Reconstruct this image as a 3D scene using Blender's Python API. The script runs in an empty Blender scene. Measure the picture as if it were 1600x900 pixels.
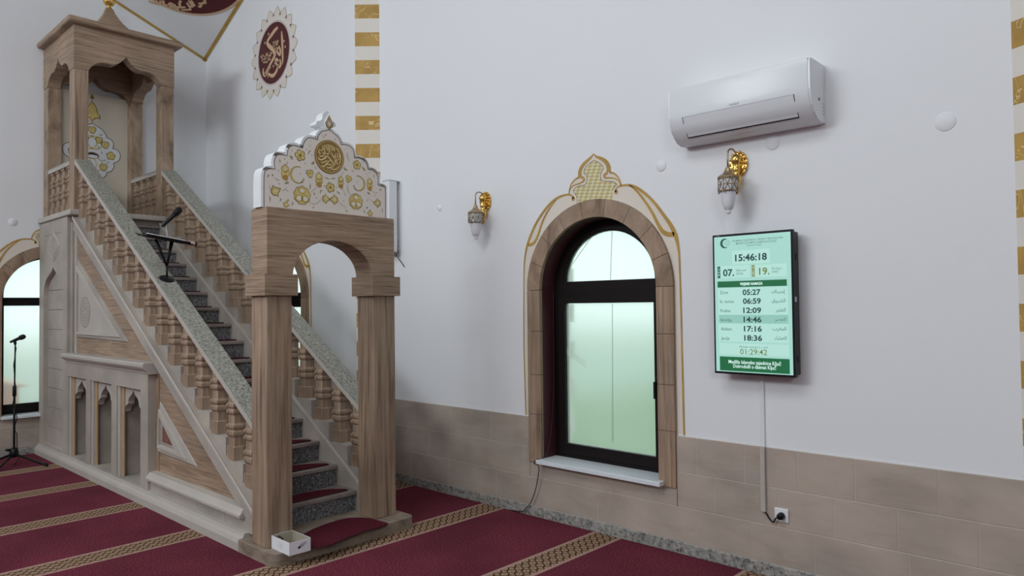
import bpy, bmesh, math, random
from mathutils import Vector, Matrix
from mathutils.geometry import tessellate_polygon
random.seed(7)
S = bpy.context.scene
COL = S.collection
PI = math.pi

# ------------------------------------------------------------------ camera
F = 1125.3
PITCH, ROLL, YAW = [math.radians(a) for a in (1.4234, -.6293, 43.18)]
EYE = Vector((0, 0, 1.65))
cp, sp = math.cos(PITCH), math.sin(PITCH)
FW = Vector((-math.sin(YAW) * cp, math.cos(YAW) * cp, sp))
_r0 = Vector((math.cos(YAW), math.sin(YAW), 0)); _u0 = _r0.cross(FW)
RT = math.cos(ROLL) * _r0 + math.sin(ROLL) * _u0
UP = -math.sin(ROLL) * _r0 + math.cos(ROLL) * _u0
cam = bpy.data.cameras.new('camera'); cam.sensor_width = 36; cam.lens = 36 * F / 1600
camo = bpy.data.objects.new('camera', cam); COL.objects.link(camo)
M = Matrix((RT, UP, -FW)).transposed().to_4x4(); M.translation = EYE
camo.matrix_world = M; cam.clip_start = .05
S.camera = camo

def ray(px, py):
    return FW * F + RT * (px - 800) - UP * (py - 450)
def at(px, py, ax, val):                 # where a sight line meets a wall / floor plane
    d = ray(px, py); return EYE + d * ((val - EYE[ax]) / d[ax])

# ------------------------------------------------------------------ light
S.view_settings.view_transform = 'Standard'; S.view_settings.look = 'None'
S.view_settings.exposure = 0.25; S.view_settings.gamma = 1; S.view_settings.use_curve_mapping = False
W = bpy.data.worlds.new('world'); S.world = W; W.use_nodes = True
bg = W.node_tree.nodes['Background']; bg.inputs[0].default_value = (.90, .97, 1, 1); bg.inputs[1].default_value = 1.6
def area(name, loc, aim, sx, sy, power, col):
    l = bpy.data.lights.new(name, 'AREA'); l.shape = 'RECTANGLE'; l.size = sx; l.size_y = sy; l.energy = power; l.color = col
    o = bpy.data.objects.new(name, l); COL.objects.link(o); o.location = loc
    o.rotation_euler = (Vector(aim) - Vector(loc)).to_track_quat('-Z', 'Y').to_euler(); return o
area('daylight_upper_windows', (-6.0, -6.6, 6.0), (-5.2, 4.2, 6.6), 5.0, 1.4, 270, (.90, .97, 1))
area('daylight_rear_windows', (4.6, -4.6, 4.6), (-6, 0.5, 4.8), 3.5, 1.6, 150, (.92, .97, 1))
area('daylight_dome', (-2.4, -0.8, 6.9), (-2.4, 0.6, 0), 3.6, 3.6, 190, (.93, .98, 1))

# ------------------------------------------------------------------ materials
def nmat(name):
    m = bpy.data.materials.new(name); m.use_nodes = True; nt = m.node_tree
    b = nt.nodes['Principled BSDF']; return m, nt, b
def plain(name, col, rough=.6, metal=0., emis=None, es=1., bump=0., bscale=200, var=0., vscale=3):
    m, nt, b = nmat(name)
    b.inputs['Base Color'].default_value = (*col, 1); b.inputs['Roughness'].default_value = rough; b.inputs['Metallic'].default_value = metal
    if emis:
        b.inputs['Emission Color'].default_value = (*emis, 1); b.inputs['Emission Strength'].default_value = es
    tc = None
    if bump or var:
        tc = nt.nodes.new('ShaderNodeTexCoord')
    if var:
        n = nt.nodes.new('ShaderNodeTexNoise'); n.inputs['Scale'].default_value = vscale; n.inputs['Detail'].default_value = 4
        nt.links.new(tc.outputs['Object'], n.inputs['Vector'])
        r = ramp(nt, [(.3, tuple(c * (1 - var) for c in col)), (.7, tuple(min(1, c * (1 + var)) for c in col))])
        nt.links.new(n.outputs['Fac'], r.inputs[0]); nt.links.new(r.outputs[0], b.inputs['Base Color'])
    if bump:
        n = nt.nodes.new('ShaderNodeTexNoise'); n.inputs['Scale'].default_value = bscale
        nt.links.new(tc.outputs['Object'], n.inputs['Vector'])
        bp = nt.nodes.new('ShaderNodeBump'); bp.inputs['Strength'].default_value = bump; bp.inputs['Distance'].default_value = .002
        nt.links.new(n.outputs['Fac'], bp.inputs['Height']); nt.links.new(bp.outputs['Normal'], b.inputs['Normal'])
    return m
def ramp(nt, stops):
    r = nt.nodes.new('ShaderNodeValToRGB'); e = r.color_ramp.elements
    while len(e) < len(stops): e.new(.5)
    for i, (p, c) in enumerate(stops): e[i].position = p; e[i].color = (*c, 1)
    return r
def mth(nt, op, a, b=None, c=None):
    n = nt.nodes.new('ShaderNodeMath'); n.operation = op
    for i, v in enumerate((a, b, c)):
        if v is None: continue
        if isinstance(v, (int, float)): n.inputs[i].default_value = v
        else: nt.links.new(v, n.inputs[i])
    return n.outputs[0]
def mixc(nt, f, a, b):
    n = nt.nodes.new('ShaderNodeMix'); n.data_type = 'RGBA'
    for s, v in ((n.inputs[0], f), (n.inputs[6], a), (n.inputs[7], b)):
        if isinstance(v, (int, float)): s.default_value = v
        elif isinstance(v, tuple): s.default_value = (*v, 1)
        else: nt.links.new(v, s)
    return n.outputs[2]
def vein(name, scale, dark, mid, light, rough=.55):
    m, nt, b = nmat(name); tc = nt.nodes.new('ShaderNodeTexCoord')
    mp = nt.nodes.new('ShaderNodeMapping'); mp.inputs['Scale'].default_value = scale
    nt.links.new(tc.outputs['Object'], mp.inputs['Vector'])
    n = nt.nodes.new('ShaderNodeTexNoise'); n.inputs['Scale'].default_value = 1; n.inputs['Detail'].default_value = 7; n.inputs['Roughness'].default_value = .62; n.inputs['Distortion'].default_value = .6
    nt.links.new(mp.outputs[0], n.inputs['Vector'])
    r = ramp(nt, [(.30, dark), (.47, mid), (.68, light)])
    nt.links.new(n.outputs['Fac'], r.inputs[0])
    n2 = nt.nodes.new('ShaderNodeTexNoise'); n2.inputs['Scale'].default_value = 2.2; n2.inputs['Detail'].default_value = 3
    nt.links.new(tc.outputs['Object'], n2.inputs['Vector'])
    r2 = ramp(nt, [(.35, (.86, .86, .86)), (.65, (1.1, 1.08, 1.06))]); nt.links.new(n2.outputs['Fac'], r2.inputs[0])
    mx = nt.nodes.new('ShaderNodeMix'); mx.data_type = 'RGBA'; mx.blend_type = 'MULTIPLY'; mx.inputs[0].default_value = 1
    nt.links.new(r.outputs[0], mx.inputs[6]); nt.links.new(r2.outputs[0], mx.inputs[7])
    nt.links.new(mx.outputs[2], b.inputs['Base Color']); b.inputs['Roughness'].default_value = rough
    bp = nt.nodes.new('ShaderNodeBump'); bp.inputs['Strength'].default_value = .15; bp.inputs['Distance'].default_value = .003
    nt.links.new(n.outputs['Fac'], bp.inputs['Height']); nt.links.new(bp.outputs[0], b.inputs['Normal'])
    return m
TD, TM, TL = (.145, .092, .060), (.31, .214, .145), (.425, .318, .236)
M_STH = vein('travertine_horizontal', (2.6, 2.6, 75), TD, TM, TL)
M_STV = vein('travertine_vertical', (30, 30, 1.3), TD, TM, TL)
M_STB = vein('travertine_blotchy', (6, 6, 3.4), TD, TM, TL)
M_LIME = vein('limestone', (2.2, 2.2, 3), (.35, .31, .272), (.395, .353, .313), (.435, .395, .355), .6)
M_LIMEW = plain('limestone_pale', (.47, .43, .39), .55, var=.06)
M_TILE = vein('dado_tile', (2.5, 2.5, 7), (.385, .325, .275), (.44, .375, .32), (.485, .42, .365), .38)
M_GROUT = plain('grout', (.52, .47, .42), .8)
M_PLATE = vein('plinth_stone', (5, 5, 9), (.15, .115, .085), (.27, .215, .165), (.36, .295, .24), .6)
M_NOSE = vein('tread_stone', (6, 4, 9), (.21, .17, .155), (.28, .235, .215), (.34, .295, .27), .5)
def granite(name, cols, scale, rough=.35):
    m, nt, b = nmat(name); tc = nt.nodes.new('ShaderNodeTexCoord')
    n = nt.nodes.new('ShaderNodeTexNoise'); n.inputs['Scale'].default_value = scale; n.inputs['Detail'].default_value = 6; n.inputs['Roughness'].default_value = .75
    nt.links.new(tc.outputs['Object'], n.inputs['Vector'])
    r = ramp(nt, [(.36, cols[0]), (.44, cols[1]), (.56, cols[2]), (.66, cols[3])]); nt.links.new(n.outputs['Fac'], r.inputs[0])
    nt.links.new(r.outputs[0], b.inputs['Base Color']); b.inputs['Roughness'].default_value = rough
    return m
M_RAIL = granite('rail_granite', [(.04, .04, .034), (.215, .213, .178), (.335, .33, .285), (.54, .535, .475)], 52, .45)
M_RISER = granite('riser_granite', [(.02, .02, .022), (.085, .085, .09), (.20, .20, .21), (.5, .5, .52)], 60, .4)
M_BASEG = granite('skirting_granite', [(.05, .05, .045), (.22, .215, .20), (.36, .35, .33), (.48, .46, .43)], 38, .35)
M_WALL = plain('white_paint', (.80, .815, .84), .75, bump=.05, bscale=300)
M_WALLF = plain('plaster', (.79, .80, .82), .75)
M_SHELL = plain('shell_low_bounce', (.52, .53, .54), .8)  # grey of the unseen walls, darkened to cut bounced light
M_CREAM = plain('cream_paint', (.74, .68, .60), .7)
M_CREAM2 = plain('cream_panel', (.66, .60, .50), .7)
M_CRESTF = plain('crest_cream', (.80, .735, .68), .65)
M_PLASTER = plain('white_plaster', (.76, .78, .80), .6)
M_GOLDP = plain('ochre_paint', (.47, .28, .055), .55, var=.18, vscale=6)
M_GOLDL = plain('light_gold_paint', (.68, .54, .19), .55, var=.2, vscale=40)
M_GOLDD = plain('olive_outline', (.26, .19, .05), .6)
M_LINE = plain('grey_brown_line', (.17, .13, .11), .7)
M_PALE = plain('pale_yellow', (.72, .66, .45), .6)
M_GREENL = plain('leaf_green', (.32, .29, .12), .6)
M_LETTER = plain('gold_lettering', (.92, .72, .34), .5)
M_PEACH = plain('peach_lettering', (.62, .42, .27), .6)
M_RED = plain('maroon_paint', (.085, .012, .014), .6)
M_DARKR = plain('burgundy_reveal', (.060, .012, .018), .5)
M_FRAME = plain('dark_brown_pvc', (.007, .004, .004), .5)
M_WHITEP = plain('white_plastic', (.78, .80, .82), .35)
M_ACW = plain('air_conditioner_white', (.76, .79, .82), .3)
M_GREYP = plain('grey_plastic', (.45, .46, .48), .4)
M_BLACK = plain('black_plastic', (.008, .008, .01), .35)
M_BLKM = plain('black_metal', (.012, .012, .013), .4, .3)
for _m in (M_BLACK, M_BLKM, M_FRAME): _m.node_tree.nodes['Principled BSDF'].inputs['Specular IOR Level'].default_value = .22
M_BRASS = plain('polished_brass', (.72, .47, .14), .25, .95)
M_BRONZE = plain('aged_bronze', (.42, .32, .20), .35, .8)
M_SILL = plain('white_sill', (.72, .76, .80), .3)
M_CABLE = plain('dark_cable', (.03, .014, .012), .5)
M_CARTON = plain('white_carton', (.80, .81, .84), .5)
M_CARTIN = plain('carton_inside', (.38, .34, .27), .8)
M_GOLDM = plain('gilded_metal', (.75, .50, .14), .28, .9)
M_INSET = vein('red_inset', (14, 14, 14), (.10, .035, .025), (.19, .075, .055), (.28, .13, .10), .5)
M_GROOVE = plain('joint_and_groove_shade', (.22, .19, .17), .9)  # joint grey, also painted as shade in flat groove lines
M_NICHEB = plain('niche_ochre_edge', (.46, .31, .17), .6)

def carpet_mat():
    m, nt, b = nmat('burgundy_carpet'); tc = nt.nodes.new('ShaderNodeTexCoord')
    sx = nt.nodes.new('ShaderNodeSeparateXYZ'); nt.links.new(tc.outputs['Object'], sx.inputs[0])
    x, y = sx.outputs[0], sx.outputs[1]
    n = nt.nodes.new('ShaderNodeTexNoise'); n.inputs['Scale'].default_value = 95; n.inputs['Detail'].default_value = 5; n.inputs['Roughness'].default_value = .75
    nt.links.new(tc.outputs['Object'], n.inputs['Vector'])
    r = ramp(nt, [(.3, (.05, .006, .013)), (.49, (.125, .019, .035)), (.70, (.31, .085, .115))]); nt.links.new(n.outputs['Fac'], r.inputs[0])
    n2 = nt.nodes.new('ShaderNodeTexNoise'); n2.inputs['Scale'].default_value = 1.6; nt.links.new(tc.outputs['Object'], n2.inputs['Vector'])
    r2 = ramp(nt, [(.35, (.82, .82, .82)), (.65, (1.12, 1.12, 1.12))]); nt.links.new(n2.outputs['Fac'], r2.inputs[0])
    mx = nt.nodes.new('ShaderNodeMix'); mx.data_type = 'RGBA'; mx.blend_type = 'MULTIPLY'; mx.inputs[0].default_value = 1
    nt.links.new(r.outputs[0], mx.inputs[6]); nt.links.new(r2.outputs[0], mx.inputs[7])
    red = mx.outputs[2]
    per, w = 1.151, .245
    u = mth(nt, 'FLOORED_MODULO', mth(nt, 'ADD', x, 7.80 + 0.004 + 4 * per), per)    # 0 at a band's far edge
    inband = mth(nt, 'LESS_THAN', u, w)
    edge = mth(nt, 'LESS_THAN', mth(nt, 'ABSOLUTE', mth(nt, 'SUBTRACT', u, w / 2)), w / 2 - .026)
    # interlaced lattice
    P = .13; D = .0645
    uu = mth(nt, 'SUBTRACT', u, w / 2)
    s = mth(nt, 'MULTIPLY', mth(nt, 'SINE', mth(nt, 'MULTIPLY', y, 2 * PI / P)), D * .5)
    def strand(sig, off):
        a = mth(nt, 'ADD', uu, mth(nt, 'MULTIPLY', s, sig))
        a = mth(nt, 'FLOORED_MODULO', mth(nt, 'ADD', a, off + 10 * D), D)
        return mth(nt, 'LESS_THAN', mth(nt, 'ABSOLUTE', mth(nt, 'SUBTRACT', a, D / 2)), .0072)
    ln = mth(nt, 'MAXIMUM', strand(1, 0), strand(-1, 0))
    dot_u = mth(nt, 'SUBTRACT', mth(nt, 'FLOORED_MODULO', mth(nt, 'ADD', uu, 10 * D), D), D / 2)
    dy = mth(nt, 'SUBTRACT', mth(nt, 'FLOORED_MODULO', mth(nt, 'ADD', y, 0), P / 2), P / 4)
    dd = mth(nt, 'ADD', mth(nt, 'MULTIPLY', dot_u, dot_u), mth(nt, 'MULTIPLY', dy, dy))
    ln = mth(nt, 'MAXIMUM', ln, mth(nt, 'LESS_THAN', dd, .005 ** 2))
    ln = mth(nt, 'MULTIPLY', ln, edge)
    nb = nt.nodes.new('ShaderNodeTexNoise'); nb.inputs['Scale'].default_value = 90; nt.links.new(tc.outputs['Object'], nb.inputs['Vector'])
    rb = ramp(nt, [(.3, (.28, .19, .115)), (.7, (.40, .29, .195))]); nt.links.new(nb.outputs['Fac'], rb.inputs[0])
    bandc = mixc(nt, edge, (.42, .27, .22), rb.outputs[0])
    bandc = mixc(nt, ln, bandc, (.070, .018, .012))
    nt.links.new(mixc(nt, inband, red, bandc), b.inputs['Base Color'])
    b.inputs['Roughness'].default_value = .95
    b.inputs['Specular IOR Level'].default_value = .1
    bp = nt.nodes.new('ShaderNodeBump'); bp.inputs['Strength'].default_value = .5; bp.inputs['Distance'].default_value = .006
    nt.links.new(n.outputs['Fac'], bp.inputs['Height']); nt.links.new(bp.outputs[0], b.inputs['Normal'])
    return m
M_CARPET = carpet_mat()
def pad_mat():
    m, nt, b = nmat('burgundy_pad'); tc = nt.nodes.new('ShaderNodeTexCoord')
    n = nt.nodes.new('ShaderNodeTexNoise'); n.inputs['Scale'].default_value = 150; nt.links.new(tc.outputs['Object'], n.inputs['Vector'])
    r = ramp(nt, [(.3, (.045, .005, .010)), (.52, (.085, .010, .021)), (.75, (.17, .038, .055))]); nt.links.new(n.outputs['Fac'], r.inputs[0])
    nt.links.new(r.outputs[0], b.inputs['Base Color']); b.inputs['Roughness'].default_value = .95; b.inputs['Specular IOR Level'].default_value = .1; return m
M_PAD = pad_mat(); M_PADE = plain('pad_binding', (.05, .012, .018), .8)
def stripe_mat(name, z0, per, w):
    m, nt, b = nmat(name); tc = nt.nodes.new('ShaderNodeTexCoord')
    sx = nt.nodes.new('ShaderNodeSeparateXYZ'); nt.links.new(tc.outputs['Object'], sx.inputs[0])
    u = mth(nt, 'FLOORED_MODULO', mth(nt, 'SUBTRACT', sx.outputs[2], z0 - 20 * per), per)
    g = mth(nt, 'LESS_THAN', u, w)
    n = nt.nodes.new('ShaderNodeTexNoise'); n.inputs['Scale'].default_value = 4.2; n.inputs['Detail'].default_value = 3; n.inputs['Distortion'].default_value = 1.2
    nt.links.new(tc.outputs['Object'], n.inputs['Vector'])
    vn = mth(nt, 'LESS_THAN', mth(nt, 'ABSOLUTE', mth(nt, 'SUBTRACT', n.outputs['Fac'], .5)), .006)
    n2 = nt.nodes.new('ShaderNodeTexNoise'); n2.inputs['Scale'].default_value = 9; nt.links.new(tc.outputs['Object'], n2.inputs['Vector'])
    r = ramp(nt, [(.3, (.40, .235, .05)), (.7, (.52, .32, .075))]); nt.links.new(n2.outputs['Fac'], r.inputs[0])
    gold = mixc(nt, vn, r.outputs[0], (.70, .56, .28))
    nt.links.new(mixc(nt, g, (.76, .72, .66), gold), b.inputs['Base Color']); b.inputs['Roughness'].default_value = .6
    return m
def weave_mat():
    m, nt, b = nmat('basket_weave_paint'); tc = nt.nodes.new('ShaderNodeTexCoord')
    mp = nt.nodes.new('ShaderNodeMapping'); mp.inputs['Rotation'].default_value = (0, math.radians(33), 0); mp.inputs['Scale'].default_value = (1, 0, 1.9); nt.links.new(tc.outputs['Object'], mp.inputs['Vector'])
    c = nt.nodes.new('ShaderNodeTexChecker'); c.inputs['Scale'].default_value = 30; nt.links.new(mp.outputs[0], c.inputs['Vector'])
    n = nt.nodes.new('ShaderNodeTexNoise'); n.inputs['Scale'].default_value = 60; nt.links.new(tc.outputs['Object'], n.inputs['Vector'])
    a = mixc(nt, n.outputs['Fac'], (.66, .60, .36), (.76, .72, .52)); d = mixc(nt, n.outputs['Fac'], (.44, .36, .12), (.60, .50, .22))
    nt.links.new(mixc(nt, c.outputs['Fac'], a, d), b.inputs['Base Color']); b.inputs['Roughness'].default_value = .6; return m
M_WEAVE = weave_mat()
def frosted(name, tint):
    m = bpy.data.materials.new(name); m.use_nodes = True; nt = m.node_tree; nt.nodes.clear()
    o = nt.nodes.new('ShaderNodeOutputMaterial'); rf = nt.nodes.new('ShaderNodeBsdfRefraction'); tr = nt.nodes.new('ShaderNodeBsdfTranslucent'); df = nt.nodes.new('ShaderNodeBsdfGlossy')
    rf.inputs['Color'].default_value = (*tint, 1); rf.inputs['Roughness'].default_value = .30; rf.inputs['IOR'].default_value = 1.25
    tr.inputs['Color'].default_value = (*tint, 1); df.inputs['Color'].default_value = (.8, .8, .8, 1); df.inputs['Roughness'].default_value = .25
    a = nt.nodes.new('ShaderNodeMixShader'); a.inputs[0].default_value = .25; nt.links.new(rf.outputs[0], a.inputs[1]); nt.links.new(tr.outputs[0], a.inputs[2])
    c = nt.nodes.new('ShaderNodeMixShader'); c.inputs[0].default_value = .04; nt.links.new(a.outputs[0], c.inputs[1]); nt.links.new(df.outputs[0], c.inputs[2])
    nt.links.new(c.outputs[0], o.inputs[0]); return m
M_GLASS = frosted('frosted_glass', (.85, .915, .885))
M_FROSTL = plain('frosted_lamp_glass', (.74, .76, .80), .3)
M_CRYSTAL = plain('faceted_glass', (.62, .64, .66), .15)
M_LAWN = plain('lawn', (.105, .20, .055), .9, var=.3, vscale=.8)
M_TERRA = plain('terracotta', (.75, .26, .10), .8)
M_BRICK = plain('pale_masonry', (.75, .72, .68), .8)

# ------------------------------------------------------------------ mesh helpers
def mapper(ax):
    if ax == 'X': return lambda u, v, d: (d, u, v)
    if ax == 'Y': return lambda u, v, d: (u, d, v)
    return lambda u, v, d: (u, v, d)
def catmull(pts, n=6):
    out = []
    for i in range(len(pts) - 1):
        p0, p1, p2, p3 = pts[max(i - 1, 0)], pts[i], pts[i + 1], pts[min(i + 2, len(pts) - 1)]
        for k in range(n):
            t = k / n
            out.append(tuple(.5 * (2 * b + (c - a) * t + (2 * a - 5 * b + 4 * c - d) * t * t + (-a + 3 * b - 3 * c + d) * t ** 3) for a, b, c, d in zip(p0, p1, p2, p3)))
    out.append(tuple(pts[-1])); return out
class MB:
    def __init__(s): s.v = []; s.f = []; s.m = []; s.mats = []; s.sm = []
    def mi(s, mat):
        if mat not in s.mats: s.mats.append(mat)
        return s.mats.index(mat)
    def add(s, verts, faces, mat, smooth=False):
        b = len(s.v); k = s.mi(mat); s.v += [tuple(v) for v in verts]
        for f in faces: s.f.append(tuple(b + i for i in f)); s.m.append(k); s.sm.append(smooth)
    def box(s, x0, x1, y0, y1, z0, z1, mat):
        v = [(x, y, z) for x in (x0, x1) for y in (y0, y1) for z in (z0, z1)]
        s.add(v, [(0, 1, 3, 2), (4, 6, 7, 5), (0, 4, 5, 1), (2, 3, 7, 6), (0, 2, 6, 4), (1, 5, 7, 3)], mat)
    def flat(s, pts, ax, d, mat, holes=(), fn=None):
        mp = fn or mapper(ax); loops = [pts] + list(holes)
        tris = tessellate_polygon([[Vector((p[0], p[1], 0)) for p in l] for l in loops])
        al = [p for l in loops for p in l]
        s.add([mp(p[0], p[1], d) for p in al], tris, mat)
    def prism(s, pts, ax, d0, d1, mat, holes=(), side=None, smooth_side=False):
        mp = mapper(ax); loops = [pts] + list(holes)
        tris = tessellate_polygon([[Vector((p[0], p[1], 0)) for p in l] for l in loops])
        al = [p for l in loops for p in l]; n = len(al)
        vs = [mp(p[0], p[1], d0) for p in al] + [mp(p[0], p[1], d1) for p in al]
        fs = [tuple(t) for t in tris] + [tuple(i + n for i in reversed(t)) for t in tris]
        s.add(vs, fs, mat)
        b = 0; sf = []
        for l in loops:
            k = len(l)
            for i in range(k): j = (i + 1) % k; sf.append((b + i, b + j, b + j + n, b + i + n))
            b += k
        if side is None or side == mat:
            base = len(s.v) - 2 * n; kk = s.mi(mat)
            for f in sf: s.f.append(tuple(base + i for i in f)); s.m.append(kk); s.sm.append(smooth_side)
        else: s.add(vs, sf, side, smooth_side)
    def ribbon(s, pts, ax, d, mat, n=6, fn=None, smooth=True, scale=1.):
        mp = fn or mapper(ax)
        p = catmull(pts, n) if smooth and len(pts) > 2 else pts
        vs = []
        for i, q in enumerate(p):
            a = p[max(i - 1, 0)]; c = p[min(i + 1, len(p) - 1)]
            t = Vector((c[0] - a[0], c[1] - a[1])); t = t.normalized() if t.length > 1e-9 else Vector((1, 0))
            h = q[2] * .5 * scale
            vs += [mp(q[0] - t.y * h, q[1] + t.x * h, d), mp(q[0] + t.y * h, q[1] - t.x * h, d)]
        s.add(vs, [(2 * i, 2 * i + 1, 2 * i + 3, 2 * i + 2) for i in range(len(p) - 1)], mat)
    def disc(s, cu, cv, r, ax, d, mat, n=28, rv=None, fn=None):
        mp = fn or mapper(ax); rv = rv or r
        s.add([mp(cu + r * math.cos(2 * PI * i / n), cv + rv * math.sin(2 * PI * i / n), d) for i in range(n)], [tuple(range(n))], mat)
    def ring(s, cu, cv, r0, r1, ax, d, mat, n=40, fn=None):
        mp = fn or mapper(ax)
        v = []
        for i in range(n):
            c, q = math.cos(2 * PI * i / n), math.sin(2 * PI * i / n); v += [mp(cu + r0 * c, cv + r0 * q, d), mp(cu + r1 * c, cv + r1 * q, d)]
        s.add(v, [(2 * i, 2 * i + 1, (2 * i + 3) % (2 * n), (2 * i + 2) % (2 * n)) for i in range(n)], mat)
    def lathe(s, c, prof, mat, n=16, square=False, smooth=True, axis=(0, 0, 1), xd=None):
        a = Vector(axis).normalized(); xd = Vector(xd) if xd else (Vector((1, 0, 0)) if abs(a.x) < .9 else Vector((0, 1, 0)))
        xd = (xd - a * xd.dot(a)).normalized(); yd = a.cross(xd); vs = []
        if square: n = 4
        for r, h in prof:
            for i in range(n):
                t = 2 * PI * i / n + (PI / 4 if square else 0); rr = r * (math.sqrt(2) if square else 1)
                vs.append(Vector(c) + a * h + xd * (rr * math.cos(t)) + yd * (rr * math.sin(t)))
        fs = []
        for k in range(len(prof) - 1):
            for i in range(n):
                j = (i + 1) % n; fs.append((k * n + i, k * n + j, (k + 1) * n + j, (k + 1) * n + i))
        fs.append(tuple(reversed(range(n)))); fs.append(tuple((len(prof) - 1) * n + i for i in range(n)))
        s.add(vs, fs, mat, smooth and not square)
    def tube(s, pts, r, mat, n=8, smooth=True, rs=None):
        P = [Vector(p) for p in pts]; vs = []; prev = None
        for i, p in enumerate(P):
            t = (P[min(i + 1, len(P) - 1)] - P[max(i - 1, 0)]).normalized()
            if prev is None:
                u = t.orthogonal().normalized()
            else:
                u = (prev - t * prev.dot(t)).normalized()
            prev = u; w = t.cross(u); rr = rs[i] if rs else r
            for k in range(n): a = 2 * PI * k / n; vs.append(p + u * (rr * math.cos(a)) + w * (rr * math.sin(a)))
        fs = [(i * n + k, i * n + (k + 1) % n, (i + 1) * n + (k + 1) % n, (i + 1) * n + k) for i in range(len(P) - 1) for k in range(n)]
        fs.append(tuple(reversed(range(n)))); fs.append(tuple((len(P) - 1) * n + k for k in range(n)))
        s.add(vs, fs, mat, smooth)
    def ball(s, c, r, mat, n=14, sc=(1, 1, 1)):
        vs = []; fs = []; m = n // 2
        for j in range(m + 1):
            for i in range(n):
                a = PI * j / m; b = 2 * PI * i / n
                vs.append((c[0] + sc[0] * r * math.sin(a) * math.cos(b), c[1] + sc[1] * r * math.sin(a) * math.sin(b), c[2] + sc[2] * r * math.cos(a)))
        for j in range(m):
            for i in range(n): fs.append((j * n + i, j * n + (i + 1) % n, (j + 1) * n + (i + 1) % n, (j + 1) * n + i))
        s.add(vs, fs, mat, True)
    def build(s, name, parent=None, org=None, bevel=0, seg=2, recalc=True):
        o_ = Vector(org) if org is not None else (Vector(parent['_o']) if parent is not None and '_o' in parent else Vector((0, 0, 0)))
        me = bpy.data.meshes.new(name)
        me.from_pydata([tuple(Vector(v) - o_) for v in s.v], [], s.f)
        for m in s.mats: me.materials.append(m)
        me.polygons.foreach_set('material_index', s.m); me.polygons.foreach_set('use_smooth', s.sm)
        bm = bmesh.new(); bm.from_mesh(me); bmesh.ops.remove_doubles(bm, verts=bm.verts, dist=1e-6)
        if recalc: bmesh.ops.recalc_face_normals(bm, faces=bm.faces)
        bm.to_mesh(me); bm.free(); me.update()
        o = bpy.data.objects.new(name, me); COL.objects.link(o)
        if parent is not None:
            o.parent = parent; o['_o'] = tuple(parent['_o'])
        else:
            o.location = o_; o['_o'] = tuple(o_)
        if bevel:
            md = o.modifiers.new('bevel', 'BEVEL'); md.width = bevel; md.segments = seg; md.limit_method = 'ANGLE'; md.angle_limit = math.radians(40)
        return o
def empty(name, loc):
    o = bpy.data.objects.new(name, None); COL.objects.link(o); o.location = loc; o.empty_display_size = .1; o['_o'] = tuple(loc); return o
def tag(o, label=None, cat=None, group=None, kind=None):
    if label: o['label'] = label
    if cat: o['category'] = cat
    if group: o['group'] = group
    if kind: o['kind'] = kind
    return o
def struct(o, label=None): return tag(o, label, None, None, 'structure')
# ---- lettering
AR = {'ا': 'FE8D FE8E - -', 'إ': 'FE87 FE88 - -', 'ب': 'FE8F FE90 FE91 FE92', 'ر': 'FEAD FEAE - -', 'س': 'FEB1 FEB2 FEB3 FEB4', 'ش': 'FEB5 FEB6 FEB7 FEB8', 'ص': 'FEB9 FEBA FEBB FEBC',
      'ظ': 'FEC5 FEC6 FEC7 FEC8', 'ع': 'FEC9 FECA FECB FECC', 'غ': 'FECD FECE FECF FED0', 'ق': 'FED5 FED6 FED7 FED8', 'ك': 'FED9 FEDA FEDB FEDC', 'ل': 'FEDD FEDE FEDF FEE0', 'م': 'FEE1 FEE2 FEE3 FEE4',
      'ه': 'FEE9 FEEA FEEB FEEC', 'و': 'FEED FEEE - -', 'ء': 'FE80 FE80 - -'}
def arabic(t):
    out = []
    for i, c in enumerate(t):
        f = AR[c].split(); pj = i > 0 and AR[t[i - 1]].split()[2] != '-' and c != 'ء'; nj = i + 1 < len(t) and f[2] != '-' and t[i + 1] != 'ء'
        k = 3 if (pj and nj) else 1 if pj else 2 if nj else 0
        out.append(chr(int(f[k], 16)))
    return ''.join(reversed(out))
_tc = bpy.data.curves.new('lettering', 'FONT'); _to = bpy.data.objects.new('lettering', _tc); COL.objects.link(_to)
def text(mb, s, fn, cu, cv, size, mat, d=0, bold=0., align='CENTER', width=None, rot=0.):
    _tc.body = s; _tc.size = 1; _tc.offset = bold; _tc.resolution_u = 3
    bpy.context.view_layer.update()
    me = bpy.data.meshes.new_from_object(_to.evaluated_get(bpy.context.evaluated_depsgraph_get()))
    xs = [v.co.x for v in me.vertices]; ys = [v.co.y for v in me.vertices]
    if not xs: return
    x0, x1, y0, y1 = min(xs), max(xs), min(ys), max(ys)
    kx = ky = size / .73
    if width: kx = width / (x1 - x0)
    ox = {'CENTER': (x0 + x1) / 2, 'LEFT': x0, 'RIGHT': x1}[align]; oy = .365 if y0 > -.5 else (y0 + y1) / 2
    c, q = math.cos(rot), math.sin(rot); vs = []
    for v in me.vertices:
        a, b_ = (v.co.x - ox) * kx, (v.co.y - oy) * ky; vs.append(fn(cu + a * c - b_ * q, cv + a * q + b_ * c, d))
    mb.add(vs, [tuple(p.vertices) for p in me.polygons], mat); bpy.data.meshes.remove(me)

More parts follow.
